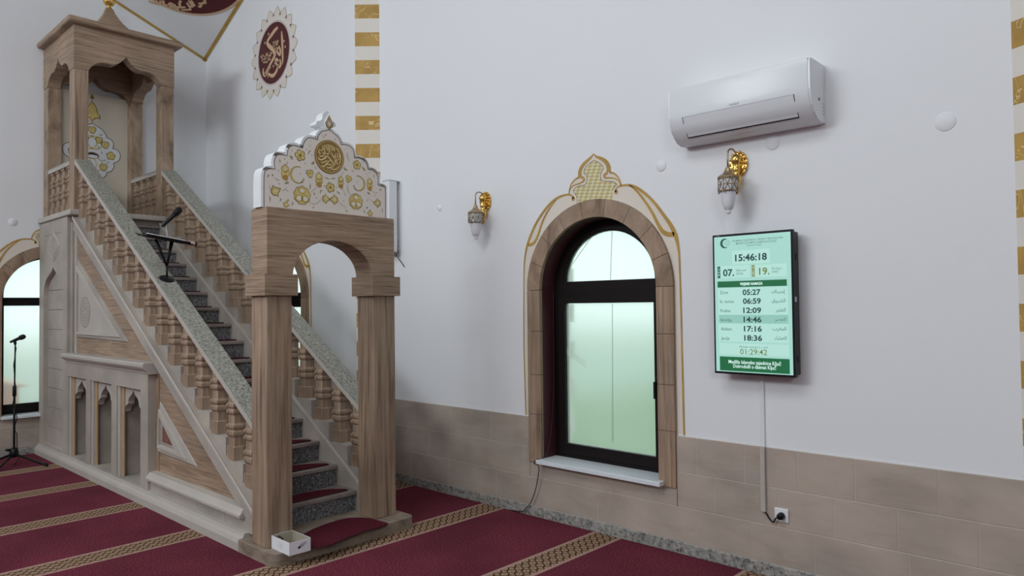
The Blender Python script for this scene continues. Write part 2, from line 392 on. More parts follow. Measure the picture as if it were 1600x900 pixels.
# ------------------------------------------------------------------ the room
WY, MY, QX = 4.272, 4.33, -9.82           # window wall, roundel wall, front wall
X1, YL, ZC = 5.2, -7.0, 7.0
mb = MB(); mb.box(QX - .3, X1 + .3, YL - .3, MY + .3, -.1, 0, M_CARPET); struct(mb.build('floor'), 'burgundy carpet with beige patterned bands')
mb = MB(); mb.box(QX - .3, X1 + .3, YL - .3, MY + .3, ZC, ZC + .1, M_WALLF); struct(mb.build('ceiling'))
mb = MB(); mb.box(QX - .3, X1 + .3, YL - .25, YL, 0, ZC, M_SHELL); struct(mb.build('wall_left'))
mb = MB(); mb.box(X1, X1 + .25, YL, WY, 0, ZC, M_SHELL); struct(mb.build('wall_back'))

WHW, WZB, WZS = .55, .44, 1.77            # window opening: half width, bottom, spring line
def arch_pts(cx, hw, zb, zs, n=24, rz=None):
    rz = rz or hw
    return [(cx + hw, zb)] + [(cx + hw * math.cos(PI * i / n), zs + rz * math.sin(PI * i / n)) for i in range(n + 1)] + [(cx - hw, zb)]
def wall_with_windows(mb, ax, u0, u1, d0, d1, centres, mat):
    outer = [(u0, 0), (u1, 0), (u1, ZC), (u0, ZC)]
    mb.prism(outer, ax, d0, d1, mat, holes=[arch_pts(c, WHW, WZB, WZS) for c in centres])
WC1, WC2, WC3 = -3.165, 2.52, -7.84
mb = MB()
wall_with_windows(mb, 'Y', -5.9, X1, WY, WY + .3, [WC1], M_WALL)
wall_with_windows(mb, 'Y', QX, -5.9, MY, MY + .3, [WC3], M_WALL)
struct(mb.build('wall_right'), 'white painted side wall')
mb = MB(); wall_with_windows(mb, 'X', YL, MY + .3, QX - .3, QX, [WC2], M_WALL); struct(mb.build('wall_front'), 'white painted front wall behind the pulpit')

# striped pilasters
zg = at(572, 28.5, 1, 4.18)[2]; zg2 = at(572, 247, 1, 4.18)[2]; per = (zg - zg2) / 5
def pilaster(name, p0, p1, p2, mat, label):
    mb = MB(); mb.prism([p0, p1, p2, (p2[0], WY + .12), (p0[0], WY + .12)], 'Z', 0, ZC, mat); struct(mb.build(name), label)
pilaster('trim_1', (-5.772, WY), (-5.948, 4.106), (-6.2, MY), stripe_mat('ochre_bands_a', zg, per, per * .5), 'pilaster with ochre and cream bands beside the pulpit')
zr = at(1578, 77.8, 1, WY)[2]; zr2 = at(1590, 252, 1, WY)[2]
pilaster('trim_2', (-.605, WY), (-.345, 4.122), (-.1, WY), stripe_mat('ochre_bands_b', zr, (zr - zr2) / 2, (zr - zr2) / 4.1), 'pilaster with ochre and cream bands at the far right')

# tiled dado: each tile a bevelled slab in front of the grout
ROWS = [(.079, .307), (.307, .537), (.537, .775)]
def tiles(mb, ax, u0, u1, dface, sgn, rows, joints, blocks=()):
    g = .0015
    for (z0, z1), js in zip(rows, joints):
        js = [u0] + [j for j in sorted(js) if u0 + .02 < j < u1 - .02] + [u1]
        for a, b in zip(js[:-1], js[1:]):
            segs = [(a, b, z0, z1)]
            for (bu0, bu1, bz) in blocks:
                ns = []
                for (p, q, s0, s1) in segs:
                    if q <= bu0 or p >= bu1 or s1 <= bz: ns.append((p, q, s0, s1)); continue
                    if p < bu0: ns.append((p, bu0, s0, s1))
                    if q > bu1: ns.append((bu1, q, s0, s1))
                    if s0 < bz: ns.append((max(p, bu0), min(q, bu1), s0, bz))
                segs = ns
            for (p, q, s0, s1) in segs:
                d0, d1 = sorted((dface, dface + sgn * .014))
                if ax == 'Y': mb.box(p + g, q - g, d0, d1, s0 + g, s1 - g, M_TILE)
                else: mb.box(d0, d1, p + g, q - g, s0 + g, s1 - g, M_TILE)
def jx(lst): return [at(px, py, 1, WY - .014)[0] for px, py in lst]
J = [jx([(933, 785), (1010, 803), (1174, 830), (1272, 855), (1420, 880)]) + [-5.3, -4.78, -4.2],
     jx([(818, 710), (882, 735), (952, 748), (1034, 765), (1115, 765), (1214, 770), (1302, 800), (1402, 825), (1530, 855)]) + [-5.05, -4.5],
     jx([(1088, 705), (1162, 720), (1245, 735), (1335, 750), (1466, 775)]) + [-5.25, -4.75, -4.25]]
mb = MB()
for a, b, c, d in ((-5.77, WC1 - .65, .07, .772), (WC1 + .65, X1, .07, .772), (WC1 - .66, WC1 + .66, .07, .43)): mb.box(a, b, WY - .0115, WY, c, d, M_GROUT)
tiles(mb, 'Y', -5.77, X1, WY - .014, 1, ROWS, [j + [-.2 + .6 * k + .2 * i for k in range(9)] for i, j in enumerate(J)], [(WC1 - .655, WC1 + .655, .43)])
struct(mb.build('trim_3', bevel=.0025, seg=1), 'beige stone tile dado along the side wall')
mb = MB()
for a, b, c, d in ((QX, WC3 - .65, .07, .772), (WC3 + .65, -6.2, .07, .772), (WC3 - .66, WC3 + .66, .07, .43)): mb.box(a, b, MY - .008, MY, c, d, M_GROUT)
tiles(mb, 'Y', QX, -6.2, MY - .014, 1, ROWS, [[-9.5 + .5 * k + .2 * i for k in range(8)] for i in range(3)], [(WC3 - .655, WC3 + .655, .43)])
struct(mb.build('trim_4', bevel=.0025, seg=1))
mb = MB()
for a, b, c, d in ((YL, WC2 - .65, .07, .772), (WC2 + .65, MY, .07, .772), (WC2 - .66, WC2 + .66, .07, .43)): mb.box(QX, QX + .008, a, b, c, d, M_GROUT)
tiles(mb, 'X', YL, MY, QX + .014, -1, ROWS, [[-6.9 + .5 * k + .2 * i for k in range(24)] for i in range(3)], [(WC2 - .655, WC2 + .655, .43)])
struct(mb.build('trim_5', bevel=.0025, seg=1))
mb = MB(); mb.box(-5.75, X1, WY - .024, WY, 0, .077, M_BASEG); mb.box(QX, -6.2, MY - .024, MY, 0, .077, M_BASEG); struct(mb.build('baseboard_right', bevel=.004), 'speckled granite skirting')
mb = MB(); mb.box(QX, QX + .024, YL, MY, 0, .077, M_BASEG); struct(mb.build('baseboard_front', bevel=.004))

# corner pendentive with gold border
P0 = at(322, 97, 1, MY); PA = at(180, 5, 0, QX); PB = at(382, 0, 1, MY)
P0 = Vector((QX, MY, P0.z)); ea, eb = (PA - P0), (PB - P0)
kk = (ZC - P0.z)
A2, B2 = P0 + ea * (kk / ea.z), P0 + eb * (kk / eb.z)
nrm = ea.cross(eb).normalized()
if nrm.z > 0: nrm = -nrm
mb = MB()
mb.add([P0, A2, B2, Vector((QX, MY, ZC))], [(0, 1, 2), (0, 3, 1), (0, 2, 3), (1, 3, 2)], M_WALLF); 
pend = struct(mb.build('trim_6'), 'sloping corner pendentive edged in gold')
def edge_strip(mb, a, b, inner, w0, w1, lift, mat):
    t = (b - a).normalized(); i = nrm.cross(t).normalized()
    if i.dot(inner - a) < 0: i = -i
    o = nrm * lift
    mb.add([a + i * w0 + o, b + i * w0 + o, b + i * w1 + o, a + i * w1 + o], [(0, 1, 2, 3)], mat)
mb = MB(); cen = (P0 + A2 + B2) / 3
for e in (A2, B2): edge_strip(mb, P0, e, cen, .012, .052, .004, M_GOLDP)
mb.build('gold_border', pend, recalc=False)
# maroon disc on it
C0 = None
d = ray(284, -62); C0 = EYE + d * ((P0 - EYE).dot(nrm) / d.dot(nrm))
ux = (B2 - A2).normalized(); uz = nrm.cross(ux).normalized()
if uz.z < 0: uz = -uz
PF = lambda u, v, dd: C0 + ux * u + uz * v + nrm * (.006 + dd)
mb = MB()
RD = .78
def onp(px, py):
    d = ray(px, py); q = EYE + d * ((P0 - EYE).dot(nrm) / d.dot(nrm)); return ((q - C0).dot(ux), (q - C0).dot(uz))
ub, vb = onp(286, 17.5); RD = math.hypot(ub, vb)
mb.disc(0, 0, RD + .03, None, 0, M_PEACH, 64, fn=PF); mb.disc(0, 0, RD, None, .002, M_RED, 64, fn=PF)
kz = 10.67
def stk(lst, px0, py0, s, w=1.): return [(*onp(px0 + x / s, py0 + y / s), ww * w) for x, y, ww in lst]
for l in ([(350, 10, .045), (400, 30, .05), (450, 45, .05), (530, 60, .05), (545, 0, .045)], [(480, 40, .04), (490, 0, .04)], [(440, 40, .04), (452, 0, .04)], [(600, 90, .05), (590, 0, .05)],
          [(700, 100, .045), (690, 60, .05), (720, 45, .04), (750, 70, .05), (715, 98, .04)], [(690, 105, .05), (800, 110, .05), (880, 115, .05), (960, 112, .04)], [(880, 112, .045), (862, 60, .05), (880, 0, .05)],
          [(770, 60, .04), (800, 105, .04)], [(890, 158, .035), (970, 156, .045), (1045, 150, .04), (1030, 120, .035), (1000, 60, .045), (975, 40, .04)], [(1030, 100, .05), (1080, 95, .05), (1040, 40, .045), (1010, 0, .04)],
          [(1115, 95, .05), (1080, 40, .05), (1050, 0, .05)], [(1175, 50, .04), (1215, 55, .05), (1250, 45, .05), (1310, 40, .05)], [(1170, 90, .04), (1200, 105, .05), (1225, 80, .045), (1205, 60, .04)], [(1250, 20, .04), (1280, 35, .045), (1290, 5, .04), (1260, 0, .04)]):
    mb.ribbon(stk(l, 200, 0, kz, .62), None, .004, M_PEACH, fn=PF)
for x, y in ((790, 152), (832, 152), (640, 80)): u, v = onp(200 + x / kz, y / kz); mb.disc(u, v, .02, None, .004, M_PEACH, 8, fn=PF)
for i in range(9):
    a = PI * (.1 + .8 * i / 8); mb.ribbon([(RD * .6 * math.cos(a), RD * .6 * math.sin(a), .05), (RD * .75 * math.cos(a + .1), RD * .75 * math.sin(a + .1), .05), (RD * .6 * math.cos(a + .25), RD * .62 * math.sin(a + .25), .04)], None, .004, M_PEACH, fn=PF)
tag(mb.build('calligraphy_disc', org=C0, recalc=False), 'large maroon disc with pale lettering on the gold edged sloping corner', 'wall painting')

# roundel on the side wall
RC = (-7.955, 4.725); mb = MB(); yy = MY - .002
N = 18
for i in range(N):
    a = PI / 2 + 2 * PI * (i + .5) / N
    def pt(r, t): return (RC[0] + r * math.cos(a + t), RC[1] + r * math.sin(a + t))
    hw = PI / N
    half = [(.44, -hw), (.475, -hw * .95), (.505, -hw * .62), (.53, -hw * .28), (.555, 0)]
    pts = [pt(*q) for q in half] + [pt(r, -t) for r, t in reversed(half[:-1])]
    mb.flat(pts, 'Y', yy, M_CREAM)
    mb.ribbon([(*p, .005) for p in pts], 'Y', yy - .001, M_GOLDD, smooth=False)
    tri = [pt(.447, hw * .72), pt(.447, hw * 1.28), pt(.485, hw)]; mb.flat(tri, 'Y', yy - .002, M_LINE)
mb.ring(*RC, .365, .445, 'Y', yy - .0012, plain('roundel_rim', (.74, .69, .66), .7), 60); mb.ring(*RC, .378, .383, 'Y', yy - .0016, M_LINE, 60); mb.disc(*RC, .368, 'Y', yy - .0015, M_RED, 60)
def wpx(lst, x0, y0, s, Y, wm): return [(at(x0 + x / s, y0 + y / s, 1, Y)[0], at(x0 + x / s, y0 + y / s, 1, Y)[2], w * wm) for x, y, w in lst]
for l in ([(283, 275, 6), (288, 330, 15), (292, 430, 15), (294, 520, 13), (291, 568, 5)], [(252, 242, 12), (225, 268, 18), (195, 310, 18), (166, 352, 15), (160, 385, 18), (182, 412, 20), (207, 442, 20), (226, 475, 19), (212, 515, 17), (188, 560, 15), (165, 605, 14), (146, 640, 13), (138, 664, 9)],
          [(126, 600, 7), (122, 635, 14), (134, 662, 15), (152, 652, 12), (170, 615, 10), (188, 585, 8)], [(258, 405, 8), (272, 440, 13), (272, 480, 13), (255, 470, 12), (238, 440, 8)],
          [(226, 540, 13), (238, 522, 14), (252, 540, 14), (240, 562, 13), (226, 545, 11)], [(250, 545, 13), (250, 590, 14), (236, 632, 16), (212, 664, 17), (188, 664, 14), (170, 650, 9), (164, 684, 6)], [(268, 520, 8), (276, 560, 14), (268, 588, 13), (250, 585, 9)]):
    mb.ribbon(wpx(l, 390, 0, 5.625, MY, .0028), 'Y', yy - .003, M_PEACH)
for x, y in ((212, 582), (170, 300), (138, 378), (316, 412), (306, 362)): u, v, _ = wpx([(x, y, 1)], 390, 0, 5.625, MY, 1)[0]; mb.disc(u, v, .019, 'Y', yy - .003, M_PEACH, 4)
for cx_, cy_, n_, sx_, sy_ in ((240, 385, 9, 26, 48), (150, 500, 15, 46, 52)):
    for i in range(n_):
        x = cx_ + random.uniform(-sx_, sx_); y = cy_ + random.uniform(-sy_, sy_) * .8 - (x - cx_) * .3
        mb.ribbon(wpx([(x, y, 2), (x + 8, y + 12, 6), (x - 4, y + 20, 6), (x - 12, y + 8, 3)], 390, 0, 5.625, MY, .0026), 'Y', yy - .003, M_PEACH)
tag(mb.build('calligraphy_roundel', org=(RC[0], MY, RC[1]), recalc=False), 'oval-looking maroon calligraphy roundel ringed by cream petals on the side wall', 'wall painting')

# ------------------------------------------------------------------ windows
ORN = []     # ornament strokes in window coordinates (u = x - centre, v = z)
def cv(lst, x0, y0, s):
    o = []
    for x, y, w in lst:
        p = at(x0 + x / s, y0 + y / s, 1, WY); q = at(x0 + x / s, y0 + y / s + 1, 1, WY); o.append((p[0] - WC1, p[2], w / s * abs(q[2] - p[2])))
    return o
G3 = dict(x0=780, y0=200, s=3.); G9 = dict(x0=870, y0=230, s=9.)
R1 = [(549, 300, 12), (547, 288, 7), (560, 275, 8), (580, 269, 9), (612, 268, 11), (645, 280, 14), (690, 312, 14), (735, 358, 14), (775, 412, 16), (805, 455, 20), (826, 500, 22), (838, 545, 15), (845, 600, 10), (848, 680, 8), (853, 830, 8), (857, 1000, 8), (862, 1200, 9), (868, 1440, 9)]
R2 = [(612, 268, 5), (650, 300, 10), (690, 352, 12), (720, 400, 14), (745, 450, 16), (767, 484, 20), (792, 498, 22), (822, 498, 20)]
L1 = [(348, 332, 13), (345, 321, 8), (330, 313, 8), (305, 315, 9), (270, 330, 11), (235, 360, 12), (200, 405, 12), (170, 455, 12), (148, 505, 13), (134, 545, 12), (125, 585, 9), (119, 640, 7), (117, 700, 6), (117, 1000, 6), (122, 1200, 6), (127, 1345, 6)]
L2 = [(268, 335, 5), (245, 365, 8), (220, 405, 9), (200, 450, 10), (184, 500, 11), (170, 530, 12), (155, 545, 14), (136, 548, 12)]
STROKES = [cv(l, **G3) for l in (R1, R2, L1, L2)]
CR = [[(520, 92, 8), (480, 145, 32), (430, 190, 40), (382, 238, 48), (347, 290, 54), (327, 350, 56), (327, 415, 56)],
      [(330, 420, 30), (378, 432, 34), (378, 474, 32), (330, 506, 20), (270, 526, 16), (215, 556, 14), (190, 592, 14), (174, 652, 10)],
      [(315, 425, 30), (255, 458, 22), (212, 510, 18), (187, 570, 13), (172, 650, 10)],
      [(520, 92, 8), (560, 132, 30), (620, 157, 44), (672, 187, 55), (712, 232, 62), (731, 290, 68), (733, 352, 68)],
      [(715, 362, 36), (672, 392, 34), (682, 428, 30), (740, 432, 20), (800, 436, 18), (850, 456, 18), (885, 492, 16), (906, 546, 10)],
      [(745, 355, 30), (800, 366, 24), (846, 400, 24), (880, 450, 20), (900, 500, 15), (908, 546, 10)]]
STROKES += [cv(l, **G9) for l in CR]
WEAVE = cv([(520, 185, 1), (590, 213, 1), (640, 258, 1), (655, 305, 1), (625, 350, 1), (618, 420, 1), (640, 470, 1), (700, 480, 1), (790, 485, 1), (845, 520, 1), (812, 560, 1), (785, 610, 1), (785, 740, 1), (700, 770, 1), (560, 770, 1), (430, 780, 1), (288, 800, 1), (285, 700, 1), (235, 610, 1), (300, 552, 1), (400, 525, 1), (425, 470, 1), (420, 400, 1), (385, 365, 1), (390, 320, 1), (430, 258, 1)], **G9)
_l1 = catmull(STROKES[2][3:], 4); _r1 = catmull(STROKES[0][3:], 4)
CROWN = cv([(190, 640, 1), (185, 570, 1), (215, 510, 1), (300, 435, 1), (315, 330, 1), (350, 265, 1), (430, 190, 1), (520, 100, 1), (620, 155, 1), (700, 210, 1), (745, 300, 1), (760, 355, 1), (850, 400, 1), (900, 500, 1), (900, 545, 1)], **G9)
FILL = [(p[0], p[1]) for p in reversed(_l1)] + [(p[0], p[1]) for p in CROWN] + [(p[0], p[1]) for p in _r1]

def window(name, ax, cen, dwall, sg, label, gh=.405, zl=1.665, zh=1.835):
    """sg = +1 if the outside lies towards +axis, else -1; local (u, v, d): d = metres behind the wall face"""
    def fn(u, v, d):
        if ax == 'Y': return (cen + u, dwall + sg * d, v)
        return (dwall + sg * d, cen - sg * (-1) * u if False else cen + u, v)
    org = fn(0, WZB, 0); root = empty(name, org); struct(root, label)
    def prism(mb, pts, d0, d1, mat, holes=(), side=None):
        P = [(cen + p[0], p[1]) for p in pts]; H = [[(cen + p[0], p[1]) for p in h] for h in holes]
        a, b = sorted((dwall + sg * d0, dwall + sg * d1)); mb.prism(P, ax, a, b, mat, H, side)
    # stone surround, block by block
    mb = MB(); ro, ri, g = .655, .525, .0016; zj = [.425, .80, 1.11, 1.45, WZS]
    for s in (-1, 1):
        for a, b in zip(zj[:-1], zj[1:]): prism(mb, [(s * ri, a + g), (s * ro, a + g), (s * ro, b - g), (s * ri, b - g)], -.028, .003, M_STV)
    nv = 9
    for k in range(nv):
        a0, a1 = PI * k / nv + .003, PI * (k + 1) / nv - .003; m = 5
        pts = [(ro * math.cos(a0 + (a1 - a0) * i / m), WZS + ro * math.sin(a0 + (a1 - a0) * i / m)) for i in range(m + 1)] + [(ri * math.cos(a1 + (a0 - a1) * i / m), WZS + ri * math.sin(a1 + (a0 - a1) * i / m)) for i in range(m + 1)]
        prism(mb, pts, -.028, .003, M_STB)
    mb.build('stone_surround', root)
    mb = MB(); prism(mb, arch_pts(0, .549, WZB, WZS), .004, .262, M_DARKR, [arch_pts(0, .523, WZB + .001, WZS)]); mb.build('reveal', root)
    # frame, transom, sash
    mb = MB()
    fo = max(.45, gh + .03)
    prism(mb, arch_pts(0, .523, .462, WZS), .145, .205, M_FRAME, [arch_pts(0, gh + .03, zh - .035, 1.80, rz=gh + .01), [(fo, .515), (fo, zl + .035), (-fo, zl + .035), (-fo, .515)]])
    mb.build('frame', root, bevel=.004)
    mb = MB(); prism(mb, arch_pts(0, gh + .035, zh - .05, 1.785, rz=gh + .03), .152, .195, M_FRAME, [arch_pts(0, gh, zh, 1.835, rz=gh - .033)]); mb.build('glazing_bead', root, bevel=.003)
    so = max(.47, gh + .04)
    mb = MB(); prism(mb, [(-so, .495), (so, .495), (so, zl + .055), (-so, zl + .055)], .128, .185, M_FRAME, [[(-gh, .575), (gh, .575), (gh, zl), (-gh, zl)]]); sash = mb.build('sash', root, bevel=.004)
    mb = MB(); hp = fn(.437, 1.10, .118)
    if ax == 'Y': mb.box(hp[0] - .014, hp[0] + .014, hp[1] - .012, hp[1] + .014, 1.06, 1.14, M_BLACK); mb.box(hp[0] - .010, hp[0] + .010, hp[1] - .045, hp[1] - .027, .99, 1.11, M_BLACK); mb.box(hp[0] - .008, hp[0] + .008, hp[1] - .03, hp[1], 1.09, 1.108, M_BLACK)
    else: mb.box(hp[0] - .014, hp[0] + .012, hp[1] - .014, hp[1] + .014, 1.06, 1.14, M_BLACK); mb.box(hp[0] + .027, hp[0] + .045, hp[1] - .010, hp[1] + .010, .99, 1.11, M_BLACK); mb.box(hp[0], hp[0] + .03, hp[1] - .008, hp[1] + .008, 1.09, 1.108, M_BLACK)
    mb.build('handle', sash, bevel=.004)
    mb = MB(); prism(mb, [(-gh - .005, .57), (gh + .005, .57), (gh + .005, zl + .005), (-gh - .005, zl + .005)], .155, .159, M_GLASS); mb.build('pane', sash)
    mb = MB(); prism(mb, arch_pts(0, gh + .005, zh - .005, 1.835, rz=gh - .028), .17, .174, M_GLASS); mb.build('arch_pane', root)
    mb = MB(); prism(mb, [(-.535, .430), (.565, .430), (.565, .462), (-.535, .462)], -.085, .23, M_SILL); mb.build('sill', root, bevel=.004)
    # painted ornament round the stone
    mb = MB(); F2 = lambda u, v, d: fn(u, v, -d)
    inner = arch_pts(0, .60, .80, WZS)
    mb.flat(FILL + inner, None, .0012, M_CREAM, fn=F2)
    mb.flat([(p[0], p[1]) for p in WEAVE], None, .0022, M_WEAVE, fn=F2)
    for i in range(len(WEAVE)):
        pass
    mb.ribbon([(p[0], p[1], .004) for p in WEAVE[:12]], None, .003, M_LINE, fn=F2); mb.ribbon([(p[0], p[1], .004) for p in WEAVE[16:] + WEAVE[:1]], None, .003, M_LINE, fn=F2)
    for s in STROKES: mb.ribbon(s, None, .004, M_GOLDP, fn=F2)
    mb.disc(STROKES[0][0][0], STROKES[0][0][1], .016, None, .004, M_GOLDP, 12, fn=F2); mb.disc(STROKES[2][0][0], STROKES[2][0][1], .016, None, .004, M_GOLDP, 12, fn=F2)
    mb.build('painted_ornament', root, recalc=False)
    return root, fn
w1, fn1 = window('window_1', 'Y', WC1, WY, 1, 'arched frosted window with gold painted crown on the side wall')
w2, fn2 = window('window_2', 'X', WC2, QX, -1, 'arched frosted window half hidden by the pulpit base', gh=.475, zl=1.715, zh=1.81)
w3, fn3 = window('window_3', 'Y', WC3, MY, 1, 'arched window glimpsed through the pulpit gateway')
# small pale diagonal strip on the big pane
mb = MB(); q = [at(px, py, 1, WY + .153) for px, py in ((882, 541), (916, 565), (916, 575), (883, 552))]
mb.prism([(p[0], p[2]) for p in q], 'Y', WY + .1525, WY + .1545, frosted('pale_strip', (1, 1, 1))); mb.build('pane_strip', w1)
# outdoors
mb = MB(); mb.box(QX - .34, 30, MY + .35, 60, -.5, -.4, M_LAWN); tag(mb.build('lawn', recalc=False), 'green lawn seen blurred through the frosted panes', 'lawn')
mb = MB()
for k in range(11): mb.box(WC1 - .80, WC1 - (.523 if k % 2 else .56), WY + .302, WY + .40, .46 + .15 * k + .004, .61 + .15 * k - .004, M_BRICK)
struct(mb.build('trim_7'), 'pale masonry quoins outside the left edge of the big window')
mb = MB()
def wire(mb, pa, pb): mb.tube([at(*pa, 1, WY + .178), at(*pb, 1, WY + .178)], .0022, M_GREYP, 6)
wire(mb, (956.5, 362), (954, 437)); mb.build('outer_wire', w1)
mb = MB(); wire(mb, (926, 368), (886, 425)); mb.build('outer_wire', w1)
mb = MB(); mb.tube([at(957, 475, 1, WY + .163), at(958, 690, 1, WY + .163)], .0022, M_GREYP, 6); mb.build('outer_wire', w1)
mb = MB(); mb.box(-60, QX - .35, -40, 60, -.5, -.4, plain('added_pale_ground', (.30, .38, .31), .9)); tag(mb.build('added_ground', recalc=False), 'pale ground added outdoors to brighten the left window', 'added_ground')  # paler than the lawn, added to brighten the left pane
mb = MB(); mb.box(-11.8, -10.6, .4, 2.34, -.40, .72, M_TERRA); mb.prism([(.3, .72), (2.44, .72), (1.35, 1.0)], 'X', -11.9, -10.5, M_TERRA)
tag(mb.build('terracotta_shed', org=(-11.2, 1.35, -.40)), 'orange terracotta shed outdoors blurred low in the left window', 'shed')

# ------------------------------------------------------------------ the minbar
R0 = (-7.0, 2.9, 0); mn = tag(empty('minbar', R0), 'tall stone pulpit with balustraded stairs, arched gateway and canopied tower in the corner', 'pulpit')
XF, XB = -4.41, -4.62                     # gateway front / back
YA0, YA1, YB0, YB1 = 2.345, 2.528, 3.197, 3.392
ZP = .085
YS = 2.44                                 # recessed side panels
f_k = lambda k: -4.775 - .265 * k         # baluster front edges
z_k = lambda k: .395 + .159 * k
zr_ = lambda x: .352 + .6 * (-4.775 - x)  # ridge of the sloping string
ztop = lambda x: .884 + .611 * (-4.732 - x)
XT0, XT1 = -8.66, -9.80                   # tower front / back
# floor plate
def rrect(x0, x1, y0, y1, r, n=5, corners=(1, 1, 1, 1)):
    o = []
    for (cx, cy, a, on) in ((x1 - r, y1 - r, 0, corners[0]), (x0 + r, y1 - r, 90, corners[1]), (x0 + r, y0 + r, 180, corners[2]), (x1 - r, y0 + r, 270, corners[3])):
        if not on:
            o.append((cx + (r if a in (0, 270) else -r), cy + (r if a in (0, 90) else -r))); continue
        for i in range(n + 1): t = math.radians(a + 90 * i / n); o.append((cx + r * math.cos(t), cy + r * math.sin(t)))
    return o
mb = MB(); mb.prism(rrect(-4.745, -4.265, 2.31, 3.46, .06, corners=(1, 0, 0, 1)), 'Z', 0, ZP, M_PLATE); mb.build('floor_plate', mn, bevel=.022, seg=4)
for y0, y1 in ((YA0, YA1), (YB0, YB1)):
    mb = MB(); mb.box(XB, XF, y0, y1, ZP, 1.738, M_STV); mb.build('gate_pillar', mn, bevel=.006)
    mb = MB(); mb.box(XB - .03, XF + .03, y0 - .03, y1 + .03, 1.735, 1.879, M_STH); mb.build('capital', mn, bevel=.003)
yc = (YA1 + YB0) / 2; hw = (YB0 - YA1) / 2 - .012
mb = MB(); n = 28
arc = [(yc + hw * math.cos(PI * i / n), 1.876 + .248 * math.sin(PI * i / n)) for i in range(n + 1)]
mb.prism([(YA0, 1.876), (YA0, 2.325), (YB1, 2.325), (YB1, 1.876)] + arc, 'X', XB, XF, M_STH); mb.build('arch_lintel', mn, bevel=.007)
# crest
XC0, XC1 = -4.565, -4.46
def cy(pts): return [(at(x, y, 0, XC1)[1], at(x, y, 0, XC1)[2]) for x, y in pts]
CO = [(412.1, 322), (412.1, 284), (413, 270.2), (416, 265.5), (422, 263.6), (429.6, 264), (428, 253.7), (431, 244), (437.2, 241.3), (448.2, 243.3), (449.3, 235), (453, 228.9), (460.6, 227.3), (472.7, 231.6), (474.4, 224), (478.5, 217.2), (485.4, 215.2), (496.1, 218.5), (496.8, 213), (501.9, 205.8), (510.2, 203.8), (514.6, 201.3),
      (521.2, 208.2), (528, 213.7), (531.5, 220.6), (532.2, 226.1), (540.5, 226.2), (548.8, 230.2), (552.9, 238.5), (553.2, 247), (561.2, 247.3), (570, 252.3), (573.6, 259.2), (574.9, 265), (581.8, 266), (588, 271.6), (590.8, 279.8), (590.2, 289), (598, 291.8), (601.8, 297), (602, 339)]
cuspi = {5, 9, 13, 17, 21, 25, 29, 33, 37}
co = cy(CO); co[0] = (co[0][0], 2.325); co[-1] = (co[-1][0], 2.325)
# smooth lobes between cusps
def lobes(pts, cusp):
    idx = [0] + sorted(cusp) + [len(pts) - 1]; out = []
    for a, b in zip(idx[:-1], idx[1:]): out += catmull(pts[a:b + 1], 4)[:-1]
    return out + [pts[-1]]
line = lobes(co, cuspi)
def offset(pts, d):
    o = []
    for i, p in enumerate(pts):
        a = Vector(pts[max(i - 1, 0)]); c = Vector(pts[min(i + 1, len(pts) - 1)]); t = (c - a).normalized(); o.append((p[0] - t.y * d, p[1] + t.x * d))
    return o
out = offset(line, .020)
mb = MB(); mb.prism(out, 'X', XC0, XC1, M_PLASTER); crest = mb.build('crest_panel', mn)
mb = MB(); xf = XC1 + .0015
mb.flat(line, 'X', xf, M_CRESTF); mb.ribbon([(p[0], p[1], .006) for p in line], 'X', xf + .001, M_LINE, smooth=False)
def c1(lst, x0, y0, s): return [(at(x0 + a / s, y0 + b / s, 0, XC1)[1], at(x0 + a / s, y0 + b / s, 0, XC1)[2], w * .0055 / s * .9) for a, b, w in lst]
def blob(pts, d, mat): mb.flat(pts, 'X', d, mat)
def petal_shape(cu, cv_, r, n, depth, rot=0, sx=1., sy=1.):
    m = n * 8; o = []
    for i in range(m):
        t = 2 * PI * i / m; rr = r * (1 - depth * (.5 - .5 * abs(math.sin(n * t / 2)) ** .6 * 2 + .5)) if False else r * (1 - depth + depth * abs(math.sin(n * (t + rot) / 2)) ** .5)
        o.append((cu + sx * rr * math.cos(t), cv_ + sy * rr * math.sin(t)))
    return o
